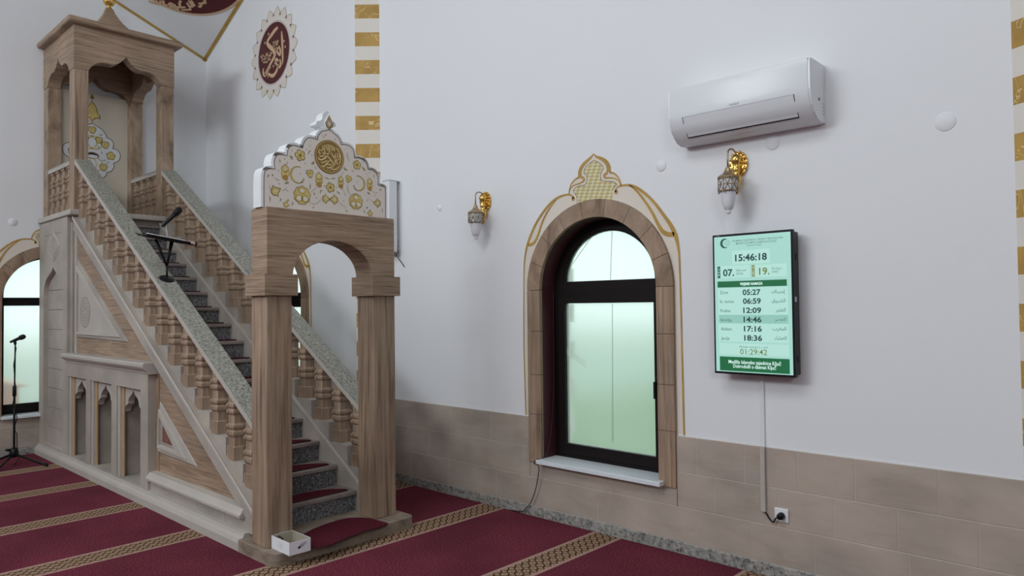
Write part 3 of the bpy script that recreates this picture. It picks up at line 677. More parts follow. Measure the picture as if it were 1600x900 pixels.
def flower(px, py, r, kind, rot=0.):
    u, v, _ = c1([(px, py, 1)], 410, 230, 8.182)[0]; r = r * .00056 * (1.22 if kind in ('lotus', 'bud', 'five', 'rose') else 1.05)
    if kind == 'five':
        blob(petal_shape(u, v, r, 5, .28, rot), xf + .001, M_GOLDD); blob(petal_shape(u, v, r * .84, 5, .28, rot), xf + .0015, M_GOLDL); mb.disc(u, v, r * .2, 'X', xf + .002, M_GOLDP, 10)
        for k in range(5): a = 2 * PI * (k) / 5 - rot; mb.ribbon([(u, v, .003), (u + r * .6 * math.cos(a), v + r * .6 * math.sin(a), .002)], 'X', xf + .002, M_GOLDD)
    elif kind == 'lotus':
        blob(petal_shape(u, v, r, 9, .14, rot), xf + .001, M_GOLDD); blob(petal_shape(u, v, r * .93, 9, .14, rot), xf + .0015, M_GOLDL)
        for a, q in ((math.radians(225), .46), (math.radians(315), .46), (PI / 2, .42)):
            cu, cv2 = u + r * .48 * math.cos(a), v + r * .48 * math.sin(a)
            mb.disc(cu, cv2, r * q, 'X', xf + .002, M_GOLDD, 16, r * q * .82); mb.disc(cu, cv2, r * q * .9, 'X', xf + .0025, M_GOLDL, 16, r * q * .72); mb.disc(cu, cv2, r * q * .6, 'X', xf + .003, M_CRESTF, 14, r * q * .48)
    elif kind == 'bud':
        pts = [(1.15, 0), (.6, .42), (.25, .62), (.05, 1.1), (-.3, .72), (-.72, .55), (-.9, 0), (-.72, -.55), (-.3, -.72), (.05, -1.1), (.25, -.62), (.6, -.42)]
        c, s_ = math.cos(rot), math.sin(rot); q = [(u + r * (x * c - y * s_), v + r * (x * s_ + y * c)) for x, y in pts]; blob(q, xf + .001, M_GOLDD)
        q = [(u + r * .78 * (x * c - y * s_), v + r * .78 * (x * s_ + y * c)) for x, y in pts]; blob(q, xf + .0015, M_GOLDL); mb.disc(u + .1 * r, v, r * .28, 'X', xf + .002, M_PALE, 10)
    elif kind == 'rose':
        blob(petal_shape(u, v + r * .15, r * .72, 6, .2, rot, .82, 1.25), xf + .001, M_GOLDD); blob(petal_shape(u, v + r * .15, r * .64, 6, .2, rot, .82, 1.25), xf + .0015, M_GOLDL)
        blob(petal_shape(u, v - r * .62, r * .42, 3, .3, rot, 1.1, .9), xf + .002, M_GOLDP); mb.ribbon([(u - r * .4, v + r * .3, .003), (u, v + r * .05, .006), (u + r * .42, v + r * .34, .003)], 'X', xf + .0025, M_GOLDD)
        mb.disc(u, v + r * .5, r * .22, 'X', xf + .002, M_PALE, 10)
    elif kind == 'three':
        blob(petal_shape(u, v, r, 3, .45, rot), xf + .001, M_GOLDD); blob(petal_shape(u, v, r * .82, 3, .45, rot), xf + .0015, M_GOLDL); mb.disc(u, v, r * .16, 'X', xf + .002, M_GOLDP, 8)
    elif kind == 'moon':
        o = [(u + r * math.cos(t), v + r * math.sin(t)) for t in [math.radians(70 + 240 * i / 24) for i in range(25)]]
        sgn = -1 if rot > 1 else 1
        mb.ribbon([(u + sgn * (p[0] - u), p[1], .003 + .017 * math.sin(PI * i / 24) ** 2) for i, p in enumerate(o)], 'X', xf + .001, M_GOLDL, smooth=False)
        mb.ribbon([(u + sgn * (p[0] - u) * 1.07, v + (p[1] - v) * 1.07, .004) for p in o], 'X', xf + .0015, M_GOLDD, smooth=False)
        mb.ribbon([(u + sgn * r * .35, v - r * .9, .004), (u + sgn * r * .8, v - r * .55, .008), (u + sgn * r * .7, v - r * .3, .004)], 'X', xf + .001, M_GREENL)
for a in ((505, 615, 98, 'lotus', .2), (1193, 695, 90, 'lotus', .2), (480, 105, 62, 'five'), (866, 515, 56, 'five'), (1206, 228, 54, 'five', .4), (165, 560, 60, 'bud', .5), (1468, 715, 52, 'bud', PI), (808, 662, 50, 'bud', 0), (915, 672, 54, 'bud', PI), (290, 325, 80, 'rose'), (722, 420, 78, 'rose'), (1000, 450, 66, 'rose'), (1370, 480, 70, 'rose'),
          (605, 335, 54, 'three', .3), (1100, 405, 50, 'three', .8), (300, 730, 36, 'bud', 1.3), (1374, 845, 38, 'bud', 1.6), (455, 355, 92, 'moon', 0), (1226, 463, 88, 'moon', 2)): flower(*a)
for l in ([(150, 390, 3), (190, 415, 8), (220, 425, 3)], [(80, 490, 3), (105, 530, 6), (120, 560, 3)], [(245, 555, 3), (290, 540, 6), (310, 510, 3)], [(85, 620, 3), (95, 660, 12), (95, 700, 3)], [(600, 700, 3), (650, 725, 4), (700, 715, 4), (750, 665, 5)], [(610, 575, 3), (650, 550, 5), (690, 510, 4)], [(605, 460, 3), (610, 500, 14), (600, 540, 3)],
          [(735, 600, 3), (742, 560, 14), (770, 550, 3)], [(640, 785, 3), (650, 775, 10), (658, 755, 3)], [(790, 380, 3), (830, 400, 14), (860, 410, 3)], [(870, 410, 3), (900, 400, 14), (935, 395, 3)], [(940, 565, 3), (975, 585, 14), (985, 610, 3)], [(970, 690, 4), (1020, 740, 4), (1075, 775, 4)], [(1000, 515, 4), (1040, 570, 4), (1060, 620, 8)], [(1085, 460, 3), (1090, 540, 8), (1115, 610, 4)],
          [(1335, 650, 3), (1390, 680, 4), (1420, 700, 4)], [(1405, 560, 3), (1440, 590, 6), (1470, 580, 5)], [(1530, 780, 3), (1532, 810, 12), (1528, 840, 3)], [(1060, 800, 3), (1075, 822, 14), (1090, 830, 3)], [(1288, 795, 3), (1300, 820, 12), (1312, 845, 3)], [(580, 100, 3), (595, 60, 14), (620, 40, 3)], [(215, 150, 3), (222, 175, 14), (225, 200, 3)], [(320, 180, 3), (312, 210, 6), (300, 240, 3)],
          [(120, 340, 3), (128, 360, 18), (122, 375, 3)], [(60, 385, 3), (70, 365, 18), (85, 350, 3)], [(280, 465, 3), (310, 455, 26), (340, 450, 3)], [(345, 110, 3), (370, 130, 30), (375, 165, 4)], [(620, 215, 3), (645, 205, 30), (660, 180, 4)], [(660, 240, 3), (680, 270, 8), (690, 280, 3)], [(1040, 250, 3), (1052, 280, 26), (1090, 295, 4)], [(1050, 310, 3), (1020, 340, 5), (1005, 370, 3)],
          [(1265, 250, 3), (1300, 285, 26), (1310, 310, 4)], [(1330, 330, 3), (1345, 365, 4), (1355, 390, 3)], [(1340, 570, 3), (1355, 590, 26), (1372, 605, 4)], [(215, 650, 3), (235, 670, 14), (215, 695, 3)], [(380, 690, 3), (385, 720, 14), (370, 745, 3)], [(330, 660, 3), (325, 680, 16), (340, 690, 3)], [(1075, 60, 3), (1085, 110, 10), (1110, 190, 4)], [(650, 585, 3), (660, 595, 20), (662, 615, 3)],
          [(1495, 540, 3), (1505, 545, 24), (1515, 535, 3)], [(1420, 350, 3), (1424, 370, 12), (1422, 390, 3)], [(1320, 770, 3), (1335, 775, 22), (1345, 760, 3)]): mb.ribbon(c1(l, 410, 230, 8.182), 'X', xf + .0012, M_GREENL)
for x, y in ((205, 300), (212, 470), (322, 555), (280, 152), (560, 30), (632, 105), (540, 208), (480, 340), (785, 495), (685, 650), (378, 45), (942, 515), (1145, 300), (1160, 310), (1285, 190), (1208, 445), (1035, 690), (1335, 680), (1435, 620), (1370, 325)):
    u, v, _ = c1([(x, y, 1)], 410, 230, 8.182)[0]; mb.disc(u, v, .004, 'X', xf + .0012, M_LINE, 6)
for l in ([(290, 75, 8), (300, 80, 12)], [(345, 100, 4), (380, 60, 14)], [(310, 130, 4), (345, 120, 14)], [(440, 130, 8), (448, 120, 10)], [(540, 140, 4), (570, 180, 14)], [(580, 130, 8), (590, 135, 10)], [(65, 190, 10), (72, 200, 10)], [(40, 260, 4), (65, 310, 10)], [(740, 360, 6), (750, 380, 8)], [(800, 340, 8), (806, 352, 10)]): mb.ribbon(c1(l, 480, 205, 12.857), 'X', xf + .0012, M_LINE)
mb.build('floral_painting', crest, recalc=False)
# gold roundel on the crest
mb = MB(); gc = cy([(514.3, 245.3)])[0]; gr = .121
mb.lathe((XC1 + .0005, *gc), [(gr, 0), (gr, .004), (gr * .96, .006), (gr * .90, .006), (gr * .885, .004), (.001, .004)], plain('bronze_gold_paint', (.27, .155, .035), .5), 48, axis=(1, 0, 0), smooth=False)
mb.ring(*gc, gr * .90, gr * .93, 'X', XC1 + .007, M_GOLDL, 48)
xx = XC1 + .006
for l in ([(300, 285, 10), (305, 330, 12), (310, 380, 12)], [(340, 280, 10), (345, 340, 12), (330, 390, 12)], [(375, 270, 10), (380, 330, 12), (400, 380, 12), (420, 340, 10)], [(408, 265, 10), (412, 320, 11), (420, 385, 10)], [(440, 270, 11), (442, 340, 12), (440, 420, 12), (430, 460, 12)], [(470, 275, 11), (480, 340, 12), (490, 400, 11)], [(500, 290, 10), (510, 340, 11), (520, 390, 10)], [(540, 310, 10), (535, 360, 11), (550, 400, 12)],
          [(570, 340, 12), (610, 380, 14), (635, 440, 14), (640, 520, 12), (620, 580, 10)], [(650, 460, 10), (662, 540, 13), (655, 610, 13), (630, 660, 10)], [(235, 360, 10), (225, 420, 13), (240, 450, 13), (262, 440, 10)], [(215, 520, 10), (230, 560, 16), (270, 575, 18), (320, 560, 16), (352, 520, 12), (350, 490, 10)], [(235, 490, 10), (270, 505, 15), (310, 500, 13), (330, 480, 10)],
          [(300, 420, 10), (315, 450, 12), (350, 450, 14), (340, 410, 12), (355, 400, 10)], [(370, 455, 12), (410, 460, 14), (435, 440, 12), (420, 410, 10)], [(390, 490, 10), (430, 540, 14), (480, 600, 16), (520, 660, 15), (530, 700, 10)], [(470, 430, 10), (500, 490, 14), (545, 560, 15), (590, 640, 15), (600, 680, 10)], [(520, 500, 9), (560, 560, 12), (600, 600, 12)], [(550, 450, 10), (555, 520, 13), (545, 600, 12), (555, 680, 10)],
          [(600, 560, 10), (570, 620, 13), (540, 680, 13), (500, 700, 12)], [(270, 620, 10), (310, 630, 14), (360, 610, 13), (390, 590, 10)], [(285, 680, 10), (300, 710, 15), (340, 700, 15), (380, 650, 13), (440, 600, 12)], [(370, 680, 10), (410, 660, 13), (450, 680, 14), (490, 670, 10)], [(380, 720, 9), (420, 740, 13), (470, 720, 12), (520, 720, 10)], [(460, 740, 10), (510, 770, 15), (570, 760, 14), (620, 720, 12), (640, 680, 9)],
          [(400, 590, 8), (430, 610, 11), (460, 590, 9)], [(330, 745, 10), (345, 740, 10)], [(390, 780, 10), (405, 772, 10)], [(440, 790, 10), (452, 780, 10)], [(590, 440, 9), (600, 500, 12), (585, 540, 9)], [(340, 560, 9), (370, 530, 12), (390, 500, 9)], [(250, 385, 8), (280, 390, 11), (290, 360, 8)]):
    mb.ribbon(c1([(a, b, w * 1.25) for a, b, w in l], 480, 205, 12.857), 'X', xx, M_LETTER)
mb.build('gold_roundel', crest, recalc=False)
# finial of the crest
fin = cy([(400 + x / 7.26, 160 + y / 7.26) for x, y in ((800, 330), (790, 300), (745, 285), (740, 268), (712, 262), (692, 245), (698, 222), (706, 205), (732, 206), (758, 192), (764, 160), (768, 128), (790, 106), (828, 95), (840, 112), (842, 165), (866, 186), (884, 212), (908, 232), (922, 252), (914, 272), (885, 276), (872, 290), (862, 310), (856, 335))])
mb = MB(); mb.prism(fin, 'X', XC0 + .01, XC1 - .012, M_PLASTER)
mb.prism(cy([(400 + x / 7.26, 160 + y / 7.26) for x, y in ((812, 330), (790, 268), (780, 225), (800, 190), (828, 130), (850, 190), (880, 225), (868, 270), (846, 330))]), 'X', XC1 - .02, XC1 + .002, M_PLASTER)
for l, m_ in (([(828, 295, 10), (800, 270, 16), (785, 215, 8)], M_GOLDD), ([(832, 295, 10), (858, 272, 16), (872, 222, 8)], M_GOLDD), ([(828, 290, 6), (805, 225, 12), (828, 150, 6)], M_GOLDP), ([(830, 290, 6), (852, 225, 12), (828, 150, 6)], M_GOLDP), ([(828, 230, 8), (828, 200, 14), (828, 180, 8)], M_GOLDD), ([(828, 330, 6), (830, 295, 12)], M_GOLDD)):
    mb.ribbon(c1([(a, b, w * 1.1) for a, b, w in l], 400, 160, 7.26), 'X', XC1 + .004, m_)
mb.build('crest_finial', crest)

# side walls of the stair with stepped tops
NB = 15
OPS = [(-8.70, -8.115), (-7.985, -7.375), (-7.245, -6.655)]
def stepped(y0, y1, name, holes=()):
    pts = [(XB + .002, .0), (XB + .002, z_k(0) - .159)]
    pts = [(XB + .002, 0), (XB + .002, z_k(0))]
    for k in range(0, NB):
        xe = f_k(k) - .118
        pts.append((xe, z_k(k)))
        if k < NB - 1: pts.append((xe, z_k(k + 1)))
    pts += [(f_k(NB - 1) - .118, 2.665), (XT1, 2.665), (XT1, 0)]
    mb = MB(); mb.prism(pts, 'Y', y0, y1, M_LIME, holes=holes); return mb.build(name, mn)
stepped(YS, 2.56, 'stair_wall', [[(a, .122), (b, .122), (b, .955), (a, .955)] for a, b in OPS]); stepped(3.285, 3.45, 'stair_wall')
def curb(y0, y1):     # thin facing that carries the stepped top out to the sloping string
    pts = [(XB + .002, zr_(XB) - .05), (XB + .002, z_k(0))]
    for k in range(0, NB):
        xe = f_k(k) - .118; pts.append((xe, z_k(k)))
        if k < NB - 1: pts.append((xe, z_k(k + 1)))
    xe = f_k(NB - 1) - .118; pts += [(xe - .0, zr_(xe) - .05)]
    mb = MB(); mb.prism(pts, 'Y', y0, y1, M_LIME); mb.build('stepped_kerb', mn)
curb(2.419, YS)
def string(y0, y1, ylip, drop=.142):
    mb = MB(); xa, xb = -8.60, XB + .001
    mb.prism([(xa, zr_(xa)), (xb, zr_(xb)), (xb, zr_(xb) - drop), (xa, zr_(xa) - drop)], 'Y', *sorted((y0, y1)), M_LIME)
    mb.prism([(xa, zr_(xa) + .006), (xb, zr_(xb) + .006), (xb, zr_(xb) - .030), (xa, zr_(xa) - .030)], 'Y', *sorted((y0, ylip)), M_LIMEW)
    mb.build('sloping_string', mn, bevel=.008, seg=3)
string(2.375, YS, 2.362); string(3.262, 3.285, 3.250, .10)
mb = MB(); xa, xb = -8.60, XB + .001; xc = -4.775 - (.01 + .45 - .352) / .6
mb.prism([(xa, zr_(xa) - .02), (xb, zr_(xb) - .02), (xb, .01), (xc, .01), (xa, zr_(xa) - .45)], 'Y', 3.263, 3.286, M_LIME); mb.build('stair_cheek', mn)
string(3.45, 3.475, 3.485)
# base moulding
mb = MB(); prof = [(2.315, 0), (2.315, .055), (2.325, .078), (2.345, .092), (2.352, .115), (2.50, .115), (2.50, 0)]
mb.prism(prof, 'X', XT1, -4.74, M_LIMEW); mb.build('base_moulding', mn)
mb = MB(); mb.box(XT1, -4.74, 3.40, 3.50, 0, .11, M_LIMEW); mb.build('base_moulding', mn, bevel=.015)
# left block with shallow ogee niche
XL = -8.745
mb = MB(); yb = 2.36
og = []
nx0, nx1, nzt, nzs = -9.632, -8.888, 2.142, 1.80; nc = (nx0 + nx1) / 2
half = [(1., 0), (1., .10), (.94, .35), (.78, .56), (.55, .70), (.30, .80), (.12, .90), (0, 1.0)]
hs = catmull(half, 4)
og = [(nx1, .14)] + [(nc + (nx1 - nc) * a, nzs + (nzt - nzs) * b) for a, b in hs] + [(nc - (nx1 - nc) * a, nzs + (nzt - nzs) * b) for a, b in reversed(hs[:-1])] + [(nx0, .14)]
mb.prism([(XT1, .11), (XL, .11), (XL, 2.665), (XT1, 2.665)], 'Y', yb, 2.41, M_LIME, holes=[og]); 
pb = mb.build('tower_base', mn, bevel=.003)
mb = MB(); zz = [.12] + [.33 + .222 * k for k in range(8)] + [2.2]
for a, b in zip(zz[:-1], zz[1:]): mb.box(nx0 - .03, nx1 + .03, 2.408, 2.47, a + .003, b - .003, M_LIME)
mb.box(nx0 - .03, nx1 + .03, 2.414, 2.47, .12, 2.2, M_GROOVE); mb.build('niche_back', pb, bevel=.002)
mb = MB(); dc = at(84, 386, 1, yb); dm = [(dc[0], dc[2] + .125), (dc[0] + .09, dc[2] + .045), (dc[0] + .105, dc[2]), (dc[0] + .09, dc[2] - .045), (dc[0], dc[2] - .125), (dc[0] - .09, dc[2] - .045), (dc[0] - .105, dc[2]), (dc[0] - .09, dc[2] + .045)]
mb.prism([(dc[0] + (p[0] - dc[0]) * 2.1, dc[2] + (p[1] - dc[2]) * 1.35) for p in dm], 'Y', yb - .006, yb + .003, M_LIMEW); mb.prism([(dc[0] + (p[0] - dc[0]) * 1.7, dc[2] + (p[1] - dc[2]) * 1.1) for p in dm], 'Y', yb - .011, yb, M_LIME)
mb.box(-9.60, -8.98, yb - .001, yb + .01, 2.505, 2.513, M_GROOVE)
mb.build('diamond_relief', pb, bevel=.003)
mb = MB(); mb.box(XT1, -8.585, 2.335, 3.50, 2.668, 2.728, M_LIMEW); mb.build('platform_slab', mn, bevel=.014, seg=3)
mb = MB()     # stepped jamb beside the upper triangle
mb.box(XL, XL + .055, 2.39, YS + .01, 1.15, 2.60, M_LIME); mb.box(XL + .055, XL + .10, 2.415, YS + .01, 1.15, 2.55, M_LIMEW); mb.build('panel_jamb', mn, bevel=.005)
# upper triangle
zl = lambda x: zr_(x) - .142
mb = MB(); xa = XL + .10
mb.prism([(xa, 1.18), (xa, zl(xa) + .02), ((-4.775 - (1.18 + .142 - .352) / .6), 1.18)], 'Y', YS - .006, YS + .01, M_STH); pan = mb.build('upper_panel', mn)
def tri_frame(pts_px, yo, yi, inner, mat, parent, name, extra=None):
    mb = MB(); P = [(at(x, y, 1, yo)[0], at(x, y, 1, yo)[2]) for x, y in pts_px]; I = [(at(x, y, 1, yo)[0], at(x, y, 1, yo)[2]) for x, y in inner]
    mb.prism(P, 'Y', yo, YS, mat, holes=[I])
    c = (sum(p[0] for p in P) / 3, sum(p[1] for p in P) / 3)
    J = [(p[0] * .5 + q[0] * .5, p[1] * .5 + q[1] * .5) for p, q in zip(P, I)]
    mb.prism(J, 'Y', yo - .014, yo + .002, M_LIMEW, holes=[I])
    o = mb.build(name, parent, bevel=.004); return o, I
fr, I = tri_frame([(120.5, 405), (199, 534), (119, 526)], 2.42, 2.43, [(121.2, 424), (178, 520.5), (120.5, 519)], M_LIME, pan, 'triangular_frame')
mb = MB(); mb.prism(I, 'Y', 2.428, YS, M_LIMEW)
oc = at(133, 488, 1, 2.428); oc = (oc[0], oc[2])
for r in (.155, .148, .12): mb.ring(oc[0], oc[1], r, r + .004, 'Y', 2.4272, M_GROOVE, 40)  # flat grey rings and strokes paint the shade of engraved lines
for k in range(12):
    a = 2 * PI * k / 12; mb.ribbon([(oc[0] + .03 * math.cos(a), oc[1] + .03 * math.sin(a), .004), (oc[0] + .08 * math.cos(a + .35), oc[1] + .08 * math.sin(a + .35), .007), (oc[0] + .115 * math.cos(a - .1), oc[1] + .115 * math.sin(a - .1), .004)], 'Y', 2.4272, M_GROOVE)
mb.build('carved_field', pan, recalc=False)
mb = MB()
mb.prism([(2.30, 1.165), (2.30, 1.19), (2.315, 1.20), (YS + .01, 1.20), (YS + .01, 1.10), (2.355, 1.10), (2.345, 1.125), (2.32, 1.14)], 'X', XL - .01, -6.44, M_LIMEW); mb.build('niche_cornice', mn, bevel=.003)
# niche block
NX0, NX1, NY, ND = XL, -6.492, 2.36, 2.56
ops = OPS; ND = 2.74
mb = MB(); mb.prism([(NX0, .105), (NX1, .105), (NX1, 1.105), (NX0, 1.105)], 'Y', NY, YS + .002, M_LIME, holes=[[(a, .122), (b, .122), (b, .955), (a, .955)] for a, b in ops]); nb = mb.build('niche_block', mn, bevel=.004)
for a, b in ops:
    mb = MB(); w = b - a; z0, z1 = .715, .93; c = (a + b) / 2 - .01
    hs2 = catmull([(1., 0), (.96, .14), (.80, .28), (.62, .36), (.60, .46), (.52, .60), (.34, .72), (.16, .82), (.05, .93), (0, 1.0)], 4)
    hwid = .222
    cut = [(c + hwid * p, z0 + (z1 - z0) * q) for p, q in hs2] + [(c - hwid * p, z0 + (z1 - z0) * q) for p, q in reversed(hs2[:-1])]
    mb.prism([(b - .001, z0), (b - .001, .9545), (a + .001, .9545), (a + .001, z0)] + list(reversed(cut)), 'Y', NY + .050, NY + .105, M_LIMEW)
    mb.build('niche_arch', nb)
    mb = MB(); mb.box(a + .0005, a + .05, NY + .014, NY + .05, .1225, .9545, M_LIMEW); mb.box(a + .0005, a + .085, NY + .035, NY + .05, .1225, .9545, M_NICHEB); mb.build('niche_jamb', nb, bevel=.003)
    mb = MB()
    for z0_, z1_ in ((.122, .29), (.29, .49), (.49, .69), (.69, .955)): mb.box(a, b, ND - .003, ND + .01, z0_ + .003, z1_ - .003, M_LIME)
    mb.box(a - .01, b + .01, ND, ND + .02, .11, .965, M_GROUT); mb.box(a - .01, b + .01, 2.56, ND + .02, .10, .122, M_LIME); mb.box(a - .012, a, 2.56, ND, .122, .955, M_LIME); mb.box(b, b + .012, 2.56, ND, .122, .955, M_LIME); mb.box(a - .01, b + .01, 2.56, ND + .02, .955, .97, M_LIME)
    mb.build('niche_back', nb)
# lower triangle
mb = MB(); xe = -4.775 - (.27 + .142 - .352) / .6
mb.prism([(NX1, .26), (NX1, zl(NX1) + .02), (xe, .26)], 'Y', YS - .006, YS + .01, M_STH); lp = mb.build('lower_panel', mn)
mb = MB(); mb.box(NX1, NX1 + .07, YS - .012, YS, .26, 1.10, M_STV); mb.build('edge_strip', lp)
fr, I = tri_frame([(249.5, 628), (307, 729), (246.5, 705)], 2.425, 2.43, [(250, 650), (277, 707), (249, 695)], M_LIMEW, lp, 'triangular_frame')
mb = MB(); mb.prism(I, 'Y', 2.432, YS, M_LIME); c = (sum(p[0] for p in I) / 3, sum(p[1] for p in I) / 3)
mb.prism([(c[0] + (p[0] - c[0]) * .8, c[1] + (p[1] - c[1]) * .8) for p in I], 'Y', 2.4305, YS, M_LINE); mb.prism([(c[0] + (p[0] - c[0]) * .74, c[1] + (p[1] - c[1]) * .74) for p in I], 'Y', 2.429, YS, M_LIME)
mb.prism([(c[0] + (p[0] - c[0]) * .58, c[1] + (p[1] - c[1]) * .58) for p in I], 'Y', 2.4275, YS, M_INSET); mb.build('inset', lp)
mb = MB(); mb.prism([(2.345, .205), (2.345, .225), (2.36, .24), (2.375, .268), (YS + .01, .275), (YS + .01, .195), (2.375, .195)], 'X', NX1 - .01, -4.80, M_LIMEW); mb.build('ledge_moulding', mn, bevel=.003)
mb = MB()
for a, b in zip((NX1, -5.55, -5.1), (-5.55, -5.1, -4.63)): mb.box(a + .002, b - .002, 2.385, YS + .01, .11, .20, M_LIME)
mb.build('plinth_course', mn, bevel=.002)

# steps: dark granite riser block plus stone tread
NS = 16
tx = lambda k: -4.73 - .262 * (k - 1); tz = lambda k: .236 + .159 * (k - 1)
for k in range(1, NS + 1):
    x, z = tx(k), tz(k); st = MB(); st.box(x - .262 - .02, x - .022, 2.555, 3.29, max(0.0, z - .25), z - .032, M_RISER); so = st.build('stair_riser', mn)
    st = MB(); st.box((x - .275) if k < NS else XT1 + .05, x, 2.552, 3.287, z - .032, z, M_NOSE); st.build('stair_tread', mn, bevel=.006, seg=2)

mb = MB(); mb.box(XT1 + .01, -8.655, 2.556, 3.288, 2.618, 2.67, M_NOSE); mb.build('platform_riser', mn)

# balusters
PROF = [(.055, 0), (.055, .095), (.0545, .097), (.0455, .100), (.0455, .165), (.050, .172), (.058, .182), (.058, .205), (.050, .214), (.047, .219), (.052, .226), (.0585, .235), (.0585, .252), (.050, .262), (.0455, .268), (.0455, .325), (.050, .332), (.058, .340), (.058, .357), (.050, .366), (.047, .371), (.052, .378), (.0585, .386), (.0585, .402), (.050, .412), (.0455, .418), (.0455, .478), (.055, .480)]
def baluster_mesh(top, slope=True):
    mb = MB(); mb.lathe((0, 0, 0), PROF, M_STV, square=True)
    if slope:
        # cap block cut to the rail's slope
        h0, h1 = top - .611 * .055, top + .611 * .055; r = .055
        v = [(r, -r, .480), (r, r, .480), (-r, r, .480), (-r, -r, .480), (r, -r, h0), (r, r, h0), (-r, r, h1), (-r, -r, h1)]
        mb.add(v, [(3, 2, 1, 0), (4, 5, 6, 7), (0, 1, 5, 4), (1, 2, 6, 5), (2, 3, 7, 6), (3, 0, 4, 7)], M_STV)
    else:
        mb.box(-.055, .055, -.055, .055, .480, top, M_STV)
    return mb
def link_copy(src, parent, loc):
    o = src.copy(); COL.objects.link(o); o.parent = parent; o.location = Vector(loc) - Vector(R0); return o
k0 = ztop(f_k(3) - .055) - .052 - z_k(3)
b0 = baluster_mesh(k0).build('baluster', None, org=(0, 0, 0), bevel=.004, seg=1); b0.parent = mn
first = True
for yb_ in (2.477, 3.370):
    for k in range(0, NB):
        loc = (f_k(k) - .055, yb_, z_k(k) - .0)
        if first: b0.location = Vector(loc) - Vector(R0); first = False
        else: link_copy(b0, mn, loc)
# hand rails
for y0, y1 in ((2.40, 2.556), (3.295, 3.46)):
    mb = MB(); xa, xb = -8.655, XB + .001
    mb.prism([(xa, ztop(xa) - .016), (xb, ztop(xb) - .016), (xb, ztop(xb) - .062), (xa, ztop(xa) - .062)], 'Y', y0, y1, M_LIMEW)
    mb.prism([(xa, ztop(xa)), (xb, ztop(xb)), (xb, ztop(xb) - .018), (xa, ztop(xa) - .018)], 'Y', y0 + .001, y1 - .001, M_RAIL)
    mb.build('hand_rail', mn)
# tower posts, parapets, canopy
PW, PD = .14, .165
posts = [(XT0 - PD, XT0, 2.395, 2.395 + PW), (XT0 - PD, XT0, 3.298, 3.298 + PW), (XT1, XT1 + PD, 2.395, 2.395 + PW), (XT1, XT1 + PD, 3.298, 3.298 + PW)]
ZT0, ZT1 = 2.728, 4.262
for p in posts:
    mb = MB(); mb.box(*p, ZT0, ZT1, M_STB if p[0] == XT1 or p[2] > 3 else M_STV); mb.build('tower_post', mn, bevel=.006)
for y0, y1 in ((2.41, 2.52), (3.31, 3.42)):
    mb = MB(); mb.box(XT1 + PD, XT0 - PD, y0 - .01, y1 + .01, 3.235, 3.275, M_LIMEW); mb.box(XT1 + PD, XT0 - PD, y0 - .01, y1 + .01, 3.275, 3.29, M_RAIL); mb.build('parapet_rail', mn, bevel=.003)
    pm = None
    for i in range(4):
        xc = XT0 - PD - .10 - i * .205
        if pm is None:
            bm_ = baluster_mesh(.508, False); pm = bm_.build('baluster', None, org=(0, 0, 0), bevel=.004, seg=1); pm.parent = mn; pm.location = Vector((xc, (y0 + y1) / 2, ZT0)) - Vector(R0)
        else: link_copy(pm, mn, (xc, (y0 + y1) / 2, ZT0))
CUT = [(137, 109.5), (141, 104.5), (148, 99.5), (156, 98), (165, 98.5), (173, 100.8), (181, 100.3), (189, 96.5), (196.7, 90)]
cyz = [(at(x, y, 0, XT0)[1], at(x, y, 0, XT0)[2]) for x, y in CUT]; y0c, z0c = cyz[0]; yt, zt = cyz[-1]
NC = [((yt - p[0]) / (yt - y0c), (p[1] - ZT1) / (zt - ZT1)) for p in cyz]     # 1 at the post .. 0 at the tip
NC = [(a, max(0, b)) for a, b in NC]; NCs = catmull(NC, 4)
def cusped(c, half, z0=ZT1, h=.235): return [(c + half * a, z0 + h * b) for a, b in NCs] + [(c - half * a, z0 + h * b) for a, b in reversed(NCs[:-1])]
ZF = 4.735
ya, yb2 = 2.39, 3.44
for x0, x1 in ((XT0 - .13, XT0 + .004), (XT1, XT1 + .13)):
    mb = MB(); c = (ya + yb2) / 2; mb.prism([(ya, ZT1), (ya, ZF), (yb2, ZF), (yb2, ZT1)] + cusped(c, (3.298 - 2.535) / 2), 'X', x0, x1, M_STH); mb.build('canopy_arch', mn)
for y0, y1 in ((ya, ya + .13), (yb2 - .13, yb2)):
    mb = MB(); xa, xb = XT1 + .13, XT0 - .13; c = (xa + xb) / 2
    mb.prism([(xa, ZT1), (xa, ZF), (xb, ZF), (xb, ZT1)] + cusped(c, (xb - xa) / 2 - .035), 'Y', y0, y1, M_STH); mb.build('canopy_arch', mn)
mb = MB(); mb.box(XT1 - .0, XT0 + .085, ya - .075, yb2 + .075, ZF, ZF + .068, M_STH); mb.build('cornice', mn, bevel=.024, seg=4)
mb = MB(); cx, cyy = (XT0 + XT1) / 2, 2.915
mb.lathe((cx, cyy, ZF + .06), [(.40, 0), (.32, .05), (.235, .115), (.165, .18), (.115, .245), (.078, .31), (.05, .37), (.034, .42)], M_STH, square=True); sp_ = mb.build('spire', mn)
mb = MB(); zb_ = ZF + .06 + .41
mb.lathe((cx, cyy, zb_), [(.043, -.05), (.040, .01), (.022, .025), (.022, .045), (.045, .056), (.062, .085), (.068, .115), (.060, .145), (.036, .17), (.02, .185), (.018, .235), (.035, .255), (.042, .28), (.032, .305), (.012, .325), (.006, .385)], M_GOLDM, 20); mb.build('gilded_finial', sp_)
